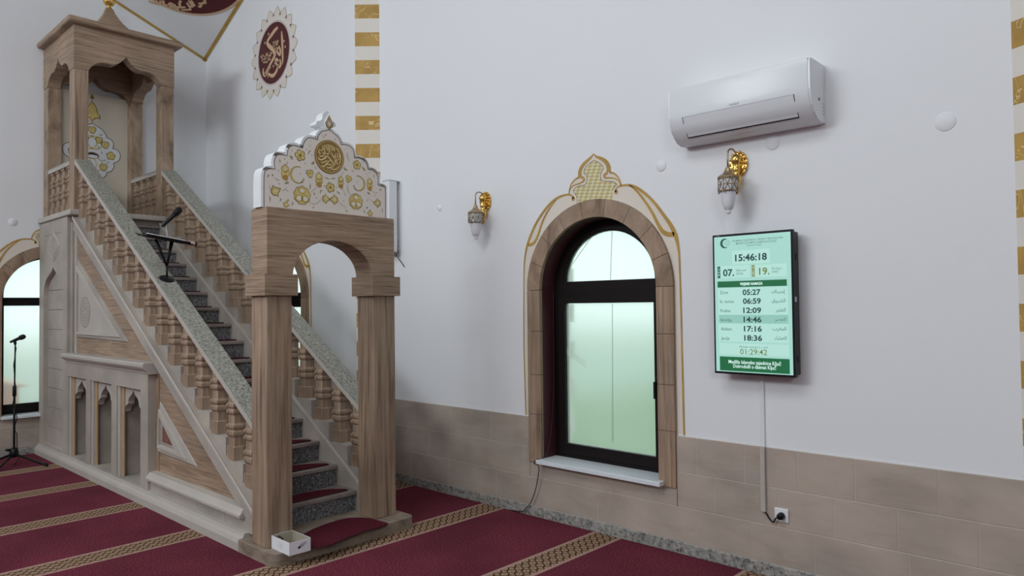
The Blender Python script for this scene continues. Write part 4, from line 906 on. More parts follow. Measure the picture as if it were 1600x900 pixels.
# back panel of the tower with its painted medallion
XP = XT1 + .05
mb = MB(); pc = (2.535 + 3.298) / 2
ev = c6e = at(90 + 287 / 5.29, 130 + 597 / 5.29, 0, XP); pp = [(2.44, 2.73), (3.40, 2.73), (3.40, ZT1 + .05), (2.44, ZT1 + .05)]; mb.prism(pp, 'X', XT1 + .01, XP, M_CREAM2); bpn = mb.build('back_panel', mn)
mb = MB(); xo = XP + .0015
def c6(x, y): q = at(90 + x / 5.29, 130 + y / 5.29, 0, XP); return (q[1], q[2])
ctr = c6(285, 600)[0]
rh = [c6(*p) for p in ((285, 330), (320, 355), (368, 385), (397, 425), (405, 452), (440, 465), (462, 500), (455, 542), (492, 552), (518, 592), (505, 640), (460, 662), (466, 692), (445, 725), (405, 738), (398, 765), (370, 785), (330, 800), (285, 830))]
rr = lobes(rh, {4, 7, 11, 14}); lf = [(2 * ctr - p[0], p[1]) for p in reversed(rr[:-1])]
mb.flat(rr + lf, 'X', xo, M_PLASTER); mb.ribbon([(*p, .008) for p in rr + lf], 'X', xo + .001, M_LINE, smooth=False)
bud = [c6(*p) for p in ((285, 150), (310, 180), (328, 220), (330, 248), (352, 270), (350, 300), (325, 290), (300, 300), (285, 318))]; budl = [(2 * ctr - p[0], p[1]) for p in reversed(bud[1:-1])]
mb.flat(bud + budl, 'X', xo + .001, M_GOLDD); bc = c6(285, 235); mb.flat([(bc[0] + (p[0] - bc[0]) * .88, bc[1] + (p[1] - bc[1]) * .88) for p in bud + budl], 'X', xo + .002, M_GOLDL)
t0 = c6(285, 118); mb.flat([(t0[0], t0[1] + .045), (t0[0] + .016, t0[1] + .012), (t0[0] + .028, t0[1] - .01), (t0[0], t0[1] - .02), (t0[0] - .028, t0[1] - .01), (t0[0] - .016, t0[1] + .012)], 'X', xo + .001, M_GOLDD); mb.ribbon([(t0[0], t0[1], .006), (*c6(285, 150), .006)], 'X', xo + .001, M_LINE, smooth=False); mb.ribbon([(*c6(285, 318), .006), (*c6(285, 335), .006)], 'X', xo + .001, M_LINE, smooth=False)
for sx in (1, -1):
    for x, y, r in (((285, 385, .05),) if sx > 0 else ()) + ( (342, 470, .045), (393, 510, .05), (440, 602, .055), (380, 695, .05)):
        u, v = c6(x, y); u = ctr + sx * (u - ctr); mb.flat(petal_shape(u, v, r, 3 if r < .055 else 5, .35, .4), 'X', xo + .001, M_GOLDD); mb.flat(petal_shape(u, v, r * .82, 3 if r < .055 else 5, .35, .4), 'X', xo + .002, M_GOLDL)
    for x, y in ((262, 485), (310, 670)):
        u, v = c6(x, y); mb.ring(ctr + sx * (u - ctr), v, .075, .088, 'X', xo + .001, M_GOLDL, 24)
    for l in ([(340, 425), (360, 430), (370, 415)], [(330, 520), (340, 530), (335, 545)], [(360, 640), (385, 640), (400, 630)], [(400, 660), (415, 655), (425, 660)], [(360, 560), (365, 575), (360, 585)]):
        mb.ribbon([(ctr + sx * (c6(*p)[0] - ctr), c6(*p)[1], .010 if i == 1 else .003) for i, p in enumerate(l)], 'X', xo + .001, M_GREENL)
mb.disc(ev[1], ev[2], .075, 'X', xo + .002, M_LINE, 24, .042); mb.disc(ev[1] + .005, ev[2] - .012, .055, 'X', xo + .003, M_PLASTER, 20, .022); mb.ribbon([(ev[1] - .04, ev[2] + .012, .012), (ev[1], ev[2] + .02, .02), (ev[1] + .045, ev[2] + .008, .008)], 'X', xo + .004, M_BLACK)
mb.build('painted_medallion', bpn, recalc=False)

# ------------------------------------------------------------------ carpet pads on the stairs
ORD = ['second', 'third', 'fourth', 'fifth', 'sixth', 'seventh', 'eighth', 'ninth', 'tenth', 'eleventh', 'twelfth', 'thirteenth', 'fourteenth', 'fifteenth', 'sixteenth']
def pad_mesh(y0, y1, depth, t):
    mb = MB(); c = (y0 + y1) / 2; h = (y1 - y0) / 2
    arcp = [(-depth * min(1, math.cos(PI / 2 * s) ** .55), c + h * s) for s in [math.sin(PI / 2 * (-1 + 2 * i / 20)) for i in range(21)]]
    mb.prism([(0, y0), (0, y1)] + [p for p in reversed(arcp)][1:-1], 'Z', 0, t, M_PAD, side=M_PADE); return mb
lab = 'burgundy half-round carpet pad on the %s pale-edged stair tread counted from the floor'
pd0 = None
for k in range(1, NS):
    loc = Vector((tx(k) - .035, 2.92, tz(k) + .0012))
    if pd0 is None:
        pd0 = pad_mesh(-.30, .28, .17, .012).build('stair_pad', org=(0, 0, 0)); o = pd0
    else: o = pd0.copy(); COL.objects.link(o)
    o.location = loc; tag(o, lab % (['first'] + ORD)[k - 1], 'carpet pad', 'carpet pads on the stair treads')
mb = MB()
mp_ = [at(x, y, 2, ZP + .014) for x, y in ((466, 842), (475, 834), (490, 826), (510, 818), (530, 812), (545, 809), (562, 808.5), (578, 809.5), (606, 817), (597, 822), (570, 829), (540, 840), (515, 851), (495, 855), (486, 854))]
mb.prism([(p[0], p[1]) for p in mp_], 'Z', ZP, ZP + .014, M_PAD, side=M_PADE); tag(mb.build('door_mat', org=(-4.45, 2.9, ZP)), 'large burgundy half-round mat on the brown floor slab under the pulpit gateway', 'mat')

# ------------------------------------------------------------------ white carton on the slab
q = [at(x, y, 2, ZP) for x, y in ((424, 856.5), (452.5, 869.5), (483, 859.2))]
a, b_, c_ = [Vector((p[0], p[1])) for p in q]; e1 = (a - b_); e2 = (c_ - b_); l1, l2 = e1.length, e2.length; e1.normalize(); e2 = Vector((-e1.y, e1.x)) if Vector((-e1.y, e1.x)).dot(e2) > 0 else Vector((e1.y, -e1.x))
bt = empty('carton', (b_.x, b_.y, ZP)); tag(bt, 'small open white carton holding odds and ends at the foot of the gateway pillar', 'box')
def bx(u, v, z): p = b_ + e1 * u + e2 * v; return (p.x, p.y, z)
def obox(mb, u0, u1, v0, v1, z0, z1, mat):
    v = [bx(u, w, z) for u in (u0, u1) for w in (v0, v1) for z in (z0, z1)]; mb.add(v, [(0, 1, 3, 2), (4, 6, 7, 5), (0, 4, 5, 1), (2, 3, 7, 6), (0, 2, 6, 4), (1, 5, 7, 3)], mat)
hb = .083; t = .003; mb = MB()
obox(mb, 0, l1, 0, t, ZP, ZP + hb, M_CARTON); obox(mb, 0, l1, l2 - t, l2, ZP, ZP + hb, M_CARTON); obox(mb, 0, t, 0, l2, ZP, ZP + hb, M_CARTON); obox(mb, l1 - t, l1, 0, l2, ZP, ZP + hb, M_CARTON); obox(mb, 0, l1, 0, l2, ZP, ZP + t, M_CARTON)
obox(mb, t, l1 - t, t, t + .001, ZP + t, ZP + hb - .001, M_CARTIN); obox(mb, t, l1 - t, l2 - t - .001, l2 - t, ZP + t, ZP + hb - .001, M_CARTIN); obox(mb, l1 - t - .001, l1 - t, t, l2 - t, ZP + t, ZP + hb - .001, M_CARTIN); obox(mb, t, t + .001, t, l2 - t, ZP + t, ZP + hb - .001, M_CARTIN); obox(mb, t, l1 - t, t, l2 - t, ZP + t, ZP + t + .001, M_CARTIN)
mb.build('carton_body', bt)
mb = MB(); FA = lambda u, v, d: bx(-d - .0008, u, ZP + v); FB = lambda u, v, d: bx(u, -d - .0008, ZP + v)
mb.ribbon([(l2 * .40, .036, .012), (l2 * .60, .052, .018), (l2 * .74, .060, .010)], None, 0, M_BLACK, fn=FA); mb.ribbon([(l2 * .50, .044, .006), (l2 * .58, .051, .007), (l2 * .64, .055, .005)], None, .0004, M_CARTON, fn=FA); mb.ribbon([(l2 * .60, .054, .016), (l2 * .78, .064, .010)], None, .0005, M_GREYP, fn=FA)
mb.build('printed_picture', bt, recalc=False)
mb = MB()
for uu in (.54, .42):
    mb.ribbon([(l1 * (uu + .03), .018, .0016), (l1 * (uu + .05), .045, .0016), (l1 * (uu - .01), .062, .0016), (l1 * (uu - .06), .045, .0016), (l1 * (uu - .05), .016, .0016)], None, 0, M_GREYP, fn=FB)
mb.build('printed_mark', bt, recalc=False)
def trinket(name, pts, r, mat, label, cat):
    mb = MB(); mb.tube([bx(*p) for p in pts], r, mat, 8); o = mb.build(name, org=bx(*pts[0])); tag(o, label, cat)
trinket('brass_hook', [(.035, .04, ZP + .050), (.055, .06, ZP + .062), (.06, .085, ZP + .055), (.04, .10, ZP + .045), (.025, .085, ZP + .012), (.03, .05, ZP + .012)], .009, M_BRASS, 'curled brass hook poking up near the front of the white carton', 'hook')
trinket('leather_strap', [(l1 - .02, .02, ZP + .012), (l1 - .016, .022, ZP + .062), (l1 - .03, .04, ZP + .074), (l1 - .045, .055, ZP + .060), (l1 - .03, .03, ZP + .012)], .006, M_CABLE, 'dark strap curled against the pillar side of the white carton', 'strap')

# ------------------------------------------------------------------ desk stand clamped on the hand rail, with microphone
d = ray(260.5, 436); tpar = None
# meet the rail top plane z = ztop(x)
tt = (ztop(0) - EYE.z) / (d.z + .611 * d.x); D0 = EYE + d * tt
rn = Vector((.611, 0, 1)).normalized()
ds = tag(empty('desk_stand', D0), 'black folding desk stand with round foot standing on the near granite hand rail', 'stand')
mb = MB(); mb.lathe(D0, [(.062, 0), (.062, .006), (.050, .010), (.012, .012), (.010, .02)], M_BLKM, 24, axis=rn); mb.build('round_foot', ds)
def onx(px, py, x): return at(px, py, 0, x)
J1 = onx(261, 414, D0.x); mb = MB(); mb.tube([D0 + rn * .008, J1], .009, M_BLKM); mb.build('pole', ds)
T1, T2 = onx(243, 374, D0.x), onx(268.5, 377, D0.x)
for Tp, r in ((T1, .011), (T2, .013)):
    mb = MB(); mb.tube([J1 - Vector((0, 0, .01)), Tp], r, M_BLKM, rs=[.008, r + .004]); mb.build('arm', ds)
a = onx(217, 367, D0.x); b_ = onx(296, 382, D0.x)
mb = MB(); yv = (b_ - a); ln = yv.length; yv.normalize(); xv = Vector((1, 0, -.19)).normalized(); nv = xv.cross(yv).normalized()
def tb(mb, u0, u1, v0, v1, w0, w1, mat, o=None):
    v = [a + yv * u + xv * vv + nv * w for u in (u0, u1) for vv in (v0, v1) for w in (w0, w1)]; mb.add(v, [(0, 1, 3, 2), (4, 6, 7, 5), (0, 4, 5, 1), (2, 3, 7, 6), (0, 2, 6, 4), (1, 5, 7, 3)], mat)
tb(mb, 0, ln, -.085, .085, 0, .010, M_BLKM); tb(mb, .03, ln - .03, .085, .095, 0, .028, M_BLKM); tb(mb, .02, ln - .02, -.095, -.08, -.010, 0, M_BLKM)
mb.build('desk_top', ds, bevel=.003)
mb = MB(); tb(mb, .10, ln - .03, -.095, .08, .0105, .022, M_GREYP); tb(mb, .09, ln - .02, -.10, .08, .022, .026, M_CARTON)
tag(mb.build('papers', org=a + Vector((0, .2, .03))), 'sheaf of papers lying on the black desk stand', 'papers')
mb = MB(); c = b_ + Vector((0, .025, .01)); mb.tube([c - yv * .03, c + yv * .02], .02, plain('pink_plastic', (.55, .38, .33), .4)); mb.tube([c + yv * .02, c + yv * .035], .021, M_BLACK); mb.build('clamp_knob', ds)
m0, m1 = onx(253, 354, D0.x), onx(283, 325.5, D0.x + .02); mid = m0.lerp(m1, .2)
mb = MB(); mb.tube([onx(261.5, 371, D0.x), onx(260.5, 360, D0.x), onx(258.5, 352, D0.x)], .005, M_GREYP); mb.build('gooseneck', ds)
def microphone(name, p, q, label, r=.017):
    ax_ = (q - p); L = ax_.length; o = tag(empty(name, p), label, 'microphone')
    mb = MB(); mb.lathe(p, [(r * .55, 0), (r * .75, .004), (r * .95, L * .3), (r * 1.15, L * .62), (r * 1.25, L * .66)], M_BLACK, 16, axis=ax_); mb.build('microphone_body', o)
    mb = MB(); mb.lathe(p, [(r * 1.3, L * .66), (r * 1.62, L * .70), (r * 1.7, L * .80), (r * 1.62, L * .92), (r * 1.2, L * .98), (r * .5, L)], M_BLKM, 16, axis=ax_); mb.build('grille', o)
microphone('microphone', m0, m1, 'black hand microphone tilted above the desk stand on the pulpit stairs')

# ------------------------------------------------------------------ tripod microphone stand by the left window
hub = at(22, 706, 0, -9.28); px_ = hub.x; py_ = hub.y
zt_ = at(24.5, 528, 0, px_).z
ms = tag(empty('microphone_stand', (px_, py_, 0)), 'thin black tripod microphone stand on the carpet by the left window', 'microphone stand')
mb = MB(); mb.tube([(px_, py_, hub.z - .02), (px_, py_ + .0, (hub.z + zt_) * .52)], .011, M_BLKM); mb.build('lower_pole', ms)
mb = MB(); mb.tube([(px_, py_, (hub.z + zt_) * .52), (px_, py_ + .005, zt_ - .06)], .0075, M_BLKM); mb.build('upper_pole', ms)
mb = MB(); zc = (hub.z + zt_) * .52; mb.lathe((px_, py_, zc - .05), [(.012, 0), (.019, .01), (.019, .11), (.012, .12)], M_BLACK, 12); mb.build('clutch', ms)
mb = MB(); mb.lathe((px_, py_, hub.z - .06), [(.014, 0), (.04, .01), (.045, .05), (.035, .09), (.016, .11)], M_BLACK, 10); mb.tube([(px_, py_ - .035, hub.z + .025), (px_, py_ - .075, hub.z + .03)], .014, M_BLACK); mb.build('leg_hub', ms)
f1 = at(74, 727, 2, .015)
for fx, fy in ((f1.x, f1.y), (px_ - .02, py_ - .36), (px_ + .30, py_ - .22)):
    mb = MB(); mb.tube([(px_, py_, hub.z - .02), (px_ + (fx - px_) * .88, py_ + (fy - py_) * .88, .026), (fx, fy, .016)], .012, M_BLKM, 8); lg = mb.build('leg', ms)
    mb = MB(); mb.tube([(px_ + (fx - px_) * .86, py_ + (fy - py_) * .86, .030), (fx, fy, .018)], .016, M_BLACK, 8); mb.build('rubber_foot', lg)
mb = MB(); mb.tube([(px_ + .02, py_ + .01, zt_ - .1), (px_ + .018, py_ - .012, (zt_ + zc) / 2), (px_ + .02, py_ + .008, zc), (px_ + .018, py_ - .018, zc - .12), (px_ + .022, py_ + .022, zc - .28), (px_ + .02, py_ - .01, zc - .4), (px_ + .022, py_ + .02, hub.z + .2), (px_ + .04, py_ + .02, hub.z - .02), (px_ + .06, py_ + .03, .06), (px_ + .1, py_ - .02, .008)], .005, M_BLACK, 6)
tag(mb.build('microphone_cable', org=(px_, py_, 0)), 'black cable wound down the tripod microphone stand', 'cable')
mb = MB(); mb.tube([(px_, py_ + .005, zt_ - .07), (px_ + .005, py_, zt_ - .03)], .014, M_BLACK); mb.build('clip', ms)
microphone('microphone', Vector((px_ - .03, py_ - .035, zt_ - .045)), Vector((px_ + .10, py_ + .07, zt_ + .02)), 'black microphone clipped on top of the tripod stand by the left window', .016)

# ------------------------------------------------------------------ column loudspeaker
sx0, sx1, sy0, sy1, sz0, sz1 = -5.56, -5.455, 4.135, 4.235, 2.17, 2.845
cs = tag(empty('column_speaker', ((sx0 + sx1) / 2, WY, sz0)), 'slim white column loudspeaker on the wall behind the painted crest', 'loudspeaker')
mb = MB(); mb.box(sx0, sx1, sy0, sy1, sz0, sz1, M_WHITEP); mb.build('cabinet', cs, bevel=.012, seg=3)
mb = MB(); mb.box(sx0 + .002, sx1 - .002, sy0 + .002, sy1 + .03, sz1 - .002, sz1 + .008, M_GREYP); mb.build('end_cap', cs, bevel=.003)
for z in (2.80, 2.26):
    mb = MB(); mb.box((sx0 + sx1) / 2 - .02, (sx0 + sx1) / 2 + .02, sy1 - .005, WY, z - .03, z + .03, M_GREYP); mb.build('wall_bracket', cs)
mb = MB(); mb.tube([(sx1 - .05, sy1 - .02, sz0 + .01), (sx1 - .03, sy1 - .01, sz0 - .04), (sx1 - .0, sy1 + .01, sz0 - .0), (sx1 - .02, sy1, sz0 + .05), (sx1 - .05, sy1 - .02, sz0 + .02), (sx1 + .02, sy1 + .03, sz0 - .10), (sx1 + .06, WY - .006, sz0 - .14)], .004, M_CABLE, 6); mb.build('speaker_wire', cs)

# ------------------------------------------------------------------ wall lanterns
def find_out(x, z, px):
    lo, hi = 0, .6
    for _ in range(40):
        m_ = (lo + hi) / 2; P = Vector((x, WY - m_, z)) - EYE; q = 800 + F * P.dot(RT) / P.dot(FW)
        if q > px: lo = m_
        else: hi = m_
    return lo
def sconce(bpx, bpy_, lpx, label):
    c = at(bpx, bpy_, 1, WY); x, z = c.x, c.z; o = tag(empty('wall_lantern', (x, WY, z)), label, 'wall lamp', 'brass wall lanterns')
    mb = MB(); y0 = WY - .014
    pl = petal_shape(x, z + .005, .072, 12, .14, 0, .82, 1.15); mb.prism(pl, 'Y', y0, WY, M_BRASS)
    for r_, dd in ((.052, .022), (.034, .032)): mb.prism(petal_shape(x, z + .01, r_, 8, .16, .2, .85, 1.2), 'Y', WY - dd, WY - .01, M_BRASS)
    for k in range(14): t_ = 2 * PI * k / 14; mb.ball((x + .062 * math.cos(t_) * .86, y0 - .002, z + .005 + .062 * math.sin(t_) * 1.18), .0115, M_BRASS, 8)
    mb.build('back_plate', o)
    mb = MB(); mb.lathe((x, WY - .040, z - .19), [(.003, 0), (.014, .015), (.020, .03), (.017, .05), (.024, .06), (.031, .08), (.034, .10), (.028, .118), (.018, .13), (.024, .145), (.026, .165), (.018, .18), (.03, .20), (.034, .225), (.02, .25)], M_BRASS, 14)
    mb.ball((x, WY - .03, z + .02), .026, M_BRASS, 10, (.8, 1, 1.7))
    mb.build('bracket_ornament', o)
    L = find_out(x, z, lpx); ly = WY - L; zc = z + .03
    mb = MB(); pts = [(x, WY - .03, z + .0)]
    for i in range(13): t_ = math.radians(10 + 160 * i / 12); r_ = (L - .035) / 2; pts.append((x, WY - .035 - r_ + r_ * math.cos(t_), zc + .012 + r_ * .75 * math.sin(t_)))
    pts += [(x, ly, zc - .01), (x, ly, zc - .07)]
    mb.tube(pts, .0055, M_BRONZE, 8); mb.build('arm', o)
    mb = MB(); zt = zc - .06; n = 8
    mb.lathe((x, ly, zt), [(.006, 0), (.014, -.008), (.022, -.03), (.034, -.045), (.062, -.062), (.066, -.070)], M_BRONZE, n, smooth=False); hd = mb.build('cap', o)
    mb = MB(); mb.lathe((x, ly, zt), [(.060, -.070), (.060, -.152)], M_CRYSTAL, n, smooth=False)
    for k in range(n):
        t0_ = 2 * PI * k / n; t1_ = 2 * PI * (k + 1) / n
        p0 = Vector((x + .062 * math.cos(t0_), ly + .062 * math.sin(t0_), 0)); p1 = Vector((x + .062 * math.cos(t1_), ly + .062 * math.sin(t1_), 0))
        for zz_ in (-.075, -.15): mb.tube([p0 + Vector((0, 0, zt + zz_)), p1 + Vector((0, 0, zt + zz_))], .004, M_BRONZE, 5)
        for (u0, v0, u1, v1) in ((0, -.072, 0, -.156), (.15, -.077, .5, -.112), (.85, -.077, .5, -.112), (.15, -.147, .5, -.112), (.85, -.147, .5, -.112), (.05, -.112, .95, -.112)):
            mb.tube([p0.lerp(p1, u0) + Vector((0, 0, zt + v0)), p0.lerp(p1, u1) + Vector((0, 0, zt + v1))], .0024, M_BRONZE, 4)
    for k in range(0, n, 2): t0_ = 2 * PI * k / n; mb.ball((x + .062 * math.cos(t0_), ly + .062 * math.sin(t0_), zt - .158), .007, M_BRONZE, 6)
    mb.build('cage', o)
    mb = MB(); mb.lathe((x, ly, zt), [(.046, -.150), (.046, -.165), (.041, -.20), (.034, -.24), (.024, -.262), (.012, -.27), (.016, -.278), (.014, -.288), (.004, -.292)], M_FROSTL, 16); mb.build('glass_shade', o)
sconce(760, 316, 743, 'small brass wall lantern left of the arched window, between it and the pulpit gateway')
sconce(1155, 258, 1137, 'brass wall lantern under the air conditioner, right of the arched window')

# ------------------------------------------------------------------ round cover plates
def cover(px, py, r, ax, val, label):
    c = at(px, py, ax, val); mb = MB(); axis = (0, -1, 0) if ax == 1 else (1, 0, 0)
    mb.lathe(c, [(r, 0), (r, .002), (r * .95, .0042), (.001, .0045)], M_WALL, 28, axis=axis); tag(mb.build('cover_plate', org=c), label, 'cover plate', 'white round junction covers on the walls')
cover(1033, 259, .040, 1, WY, 'small white round cover plate on the wall just right of the painted window crown')
cover(1207, 223, .045, 1, WY, 'white round cover plate directly under the air conditioner')
cover(1477, 190, .050, 1, WY, 'white round cover plate alone at the far right of the side wall')
cover(20, 347, .045, 0, QX, 'white round cover plate above the left window on the front wall')
cover(687, 325, .030, 1, WY, 'faint white round cover plate on the wall left of the smaller lantern')

# ------------------------------------------------------------------ air conditioner
AX0, AX1 = -2.405, -1.505
ac = tag(empty('air_conditioner', ((AX0 + AX1) / 2, WY, 2.68)), 'white split air conditioner unit mounted high on the side wall', 'air conditioner')
pf = [(WY, 2.683), (4.205, 2.678), (4.150, 2.692), (4.108, 2.722), (4.074, 2.762), (4.055, 2.805), (4.047, 2.845), (4.045, 2.90), (4.045, 3.005), (4.052, 3.020), (4.07, 3.026), (WY, 3.026)]
mb = MB(); mb.prism(catmull(pf[:10], 3) + pf[10:], 'X', AX0 + .012, AX1 - .012, M_ACW, smooth_side=True); mb.prism([(WY + (p[0] - WY) * .985, 2.852 + (p[1] - 2.852) * .985) for p in pf], 'X', AX0, AX1, M_ACW)
mb.build('casing', ac, bevel=.004)
mb = MB()
def acp(u, v, d):   # along the lower front curve
    p0, p1, p2 = Vector((4.0495, 2.832)), Vector((4.060, 2.782)), Vector((4.118, 2.714)); t_ = v
    q = p0 * (1 - t_) ** 2 + p1 * 2 * t_ * (1 - t_) + p2 * t_ * t_; nn = Vector((-.85, -.5)).normalized(); q = q + nn * d
    return (u, q.x, q.y)
la, lb = AX0 + .10, AX1 - .09; m_ = 6
mb.add([acp(u, i / m_, .0035) for i in range(m_ + 1) for u in (la, lb)], [(2 * i, 2 * i + 1, 2 * i + 3, 2 * i + 2) for i in range(m_)], M_ACW, True); lv = mb.build('louvre', ac, recalc=False)
mb = MB()
for us in ([(la, la + .004)], [(lb - .004, lb)]):
    for u0, u1 in us: mb.add([acp(u, i / m_, .0045) for i in range(m_ + 1) for u in (u0, u1)], [(2 * i, 2 * i + 1, 2 * i + 3, 2 * i + 2) for i in range(m_)], M_BLACK)
mb.add([acp(la, .99, .005), acp(lb, .99, .005), acp(lb, 1.03, .005), acp(la, 1.03, .005)], [(0, 1, 2, 3)], M_BLACK); mb.add([acp(la, 0, .005), acp(lb, 0, .005), acp(lb, .015, .005), acp(la, .015, .005)], [(0, 1, 2, 3)], M_GREYP); mb.build('louvre_gap', lv, recalc=False)
mb = MB(); lc = (AX0 + AX1) / 2 - .03
for i in range(4): mb.box(lc + i * .016, lc + i * .016 + .010, 4.0435, 4.046, 2.842, 2.852, M_GREYP); mb.box(lc + i * .016 + .003, lc + i * .016 + .007, 4.043, 4.046, 2.844, 2.850, M_WHITEP)
mb.build('badge', ac); mb = MB(); mb.box(AX1 - .001, AX1 + .003, 4.17, 4.18, 2.80, 2.815, M_BLACK); mb.build('screw_hole', ac)
for i in range(4): mb = MB(); mb.box(AX1 - .001, AX1 + .002, 4.235, 4.25, 2.73 + i * .02, 2.737 + i * .02, M_GREYP); mb.build('side_vent', ac)

# ------------------------------------------------------------------ display screen with prayer times
TY = 4.145
tl = at(1113, 368, 1, TY); br = at(1243, 590.5, 1, TY); TX0, TX1, TZ0, TZ1 = tl.x, br.x, br.z, tl.z
tv = tag(empty('display_screen', ((TX0 + TX1) / 2, WY, TZ0)), 'upright black-framed display showing a green prayer timetable on the side wall', 'screen')
mb = MB(); mb.box(TX0, TX1, TY, TY + .03, TZ0, TZ1, M_BLACK)
mb.prism([(TX0 + .02, TY + .03), (TX1 - .001, TY + .03), (TX1 - .003, TY + .085), (TX1 - .02, TY + .108), (TX0 + .06, TY + .105)], 'Z', TZ0 + .012, TZ1 - .012, M_BLACK); mb.build('housing', tv, bevel=.003)
mb = MB(); mb.box((TX0 + TX1) / 2 - .1, (TX0 + TX1) / 2 + .1, TY + .105, WY, 1.5, 1.8, M_BLKM); mb.build('wall_mount', tv)
mb = MB(); mb.box(TX1 - .004, TX1 + .003, TY + .012, TY + .035, 1.655, 1.685, M_GREYP); mb.box(TX1 - .02, TX1 + .002, TY + .035, TY + .06, 1.90, 1.94, M_BLKM); mb.box(TX1 - .02, TX1 + .002, TY + .035, TY + .06, 1.30, 1.34, M_BLKM); mb.build('side_button', tv)
def glow(name, c, s=1.0):
    m, nt, b = nmat(name); b.inputs['Base Color'].default_value = (.01, .01, .01, 1); b.inputs['Roughness'].default_value = .25; b.inputs['Emission Color'].default_value = (*c, 1); b.inputs['Emission Strength'].default_value = s; return m
SC = .93
E_BG = glow('screen_mint', (.335, .60, .53), SC); E_BOX = glow('screen_pale', (.40, .66, .59), SC); E_ROW = glow('screen_row', (.25, .50, .42), SC); E_TXT = glow('screen_dark_text', (.012, .05, .055), SC); E_GRY = glow('screen_grey_text', (.10, .20, .19), SC)
E_GRN = glow('screen_green', (.010, .12, .045), SC); E_TEAL = glow('screen_teal', (.008, .08, .065), SC); E_OLV = glow('screen_olive', (.17, .21, .055), SC); E_WHT = glow('screen_white', (.62, .85, .78), SC); E_OLT = glow('screen_olive_text', (.13, .19, .045), SC)
E_SOFT = glow('screen_soft_line', (.30, .54, .48), SC)
SY = TY - .001
scn = MB(); sq = [at(x, y, 1, TY) for x, y in ((1117, 372), (1234.5, 360.5), (1241, 588), (1119.5, 581))]
SX0, SX1, SZ0, SZ1 = TX0 + .012, TX1 - .012, TZ0 + .014, TZ1 - .014
scn.box(SX0, SX1, SY, TY + .004, SZ0, SZ1, E_BG)
# crop pixels (3.462 per picture pixel, corner 1090,340) to screen fractions by bilinear fit of the four screen corners
def suv(x, y):
    p = at(1090 + x / 3.462, 340 + y / 3.462, 1, TY); return (p.x, p.z)
FT = lambda u, v, d: (u, SY - .0004 - d, v)
def rect(x0, y0, x1, y1, mat, d=.0002):
    xa, za = suv(x0, (y0[0] if isinstance(y0, tuple) else y0)); xb, zb = suv(x1, (y1[1] if isinstance(y1, tuple) else y1))
    xm, zt_ = suv((x0 + x1) / 2, y0 if not isinstance(y0, tuple) else sum(y0) / 2); _, zb_ = suv((x0 + x1) / 2, y1 if not isinstance(y1, tuple) else sum(y1) / 2)
    scn.add([FT(xa, zb_, d), FT(xb, zb_, d), FT(xb, zt_, d), FT(xa, zt_, d)], [(0, 1, 2, 3)], mat)
H = .00115
def T(s, x, y, h, mat, bold=0, align='CENTER', wpx=None):
    u, v = suv(x, y); w = None
    if wpx: w = abs(suv(x + wpx / 2, y)[0] - suv(x - wpx / 2, y)[0])
    text(scn, s, FT, u, v, h * H, mat, .0006, bold, align, w)
rect(186, 174, 392, 250, E_BOX); rect(106, 260, 283, 326, E_BOX); rect(290, 252, 484, 320, E_BOX); rect(110, 378, 494, 674, E_BOX); rect(115, 526, 492, 573, E_ROW, .0003); rect(118, 683, 497, 746, E_BOX)
rect(108, 340, 484, 374, E_GRN, .0004); rect(121, 758, 500, 836, E_GRN, .0004); rect(108, 265, 124, 328, E_TEAL, .0004); rect(293, 257, 310, 320, E_OLV, .0004)
cu, cvv = suv(147, 140); r_ = .030
scn.flat([(cu + r_ * math.cos(t_), cvv + r_ * math.sin(t_)) for t_ in [math.radians(55 + 250 * i / 30) for i in range(31)]] + [(cu + .010 + r_ * .80 * math.cos(t_), cvv + r_ * .80 * math.sin(t_)) for t_ in [math.radians(300 - 240 * i / 30) for i in range(31)]], None, .0006, E_TEAL, fn=FT)
for i in range(7): t_ = 2 * PI * i / 7; scn.ribbon([(cu + .018 + .006 * math.cos(t_), cvv + .002 + .006 * math.sin(t_), .0015), (cu + .018 + .016 * math.cos(t_), cvv + .002 + .016 * math.sin(t_), .002), (cu + .018 + .014 * math.cos(t_ + .5), cvv + .002 + .014 * math.sin(t_ + .5), .001)], None, .0006, E_GRY, fn=FT)
for i in range(9):
    u0, v0 = suv(110 + 42 * i, 118 + (i * 37 % 60)); scn.ring(u0, v0, .020, .0212, None, .0001, E_SOFT, 12, fn=FT)
T('ISLAMSKA ZAJEDNICA U BOSNI I HERCEGOVINI', 322, 117, 10, E_GRY, .012, wpx=272); T('MEDŽLIS ISLAMSKE ZAJEDNICE KLJUČ', 316, 132.5, 10, E_GRY, .012, wpx=222); T('Džemat Ključ', 306, 147, 10, E_GRY, .0, wpx=80)
T('15:46:18', 288, 213, 36, E_TXT, .03, wpx=172); T('07.', 168, 297, 37, E_TEAL, .03, wpx=60); T('februar', 208, 285, 13, E_GRY, 0, 'LEFT', 58); T('2026.', 208, 303, 13, E_GRY, 0, 'LEFT', 42)
T('19.', 361, 288, 37, E_OLT, .018, wpx=56); T("Ša'ban", 402, 275, 13, E_GRY, 0, 'LEFT', 52); T('1447.', 402, 293, 13, E_GRY, 0, 'LEFT', 40)
for i, ch in enumerate('SUB'): T(ch, 116, 281 + 15 * i, 10, E_WHT, .012)
for i, ch in enumerate('HIDŽ'): T(ch, 301.5, 269 + 13 * i, 9, E_WHT, .012)
T('VRIJEME NAMAZA', 290, 357, 14, E_WHT, .035, wpx=124)
AY = [402, 450, 500, 550, 600, 650]
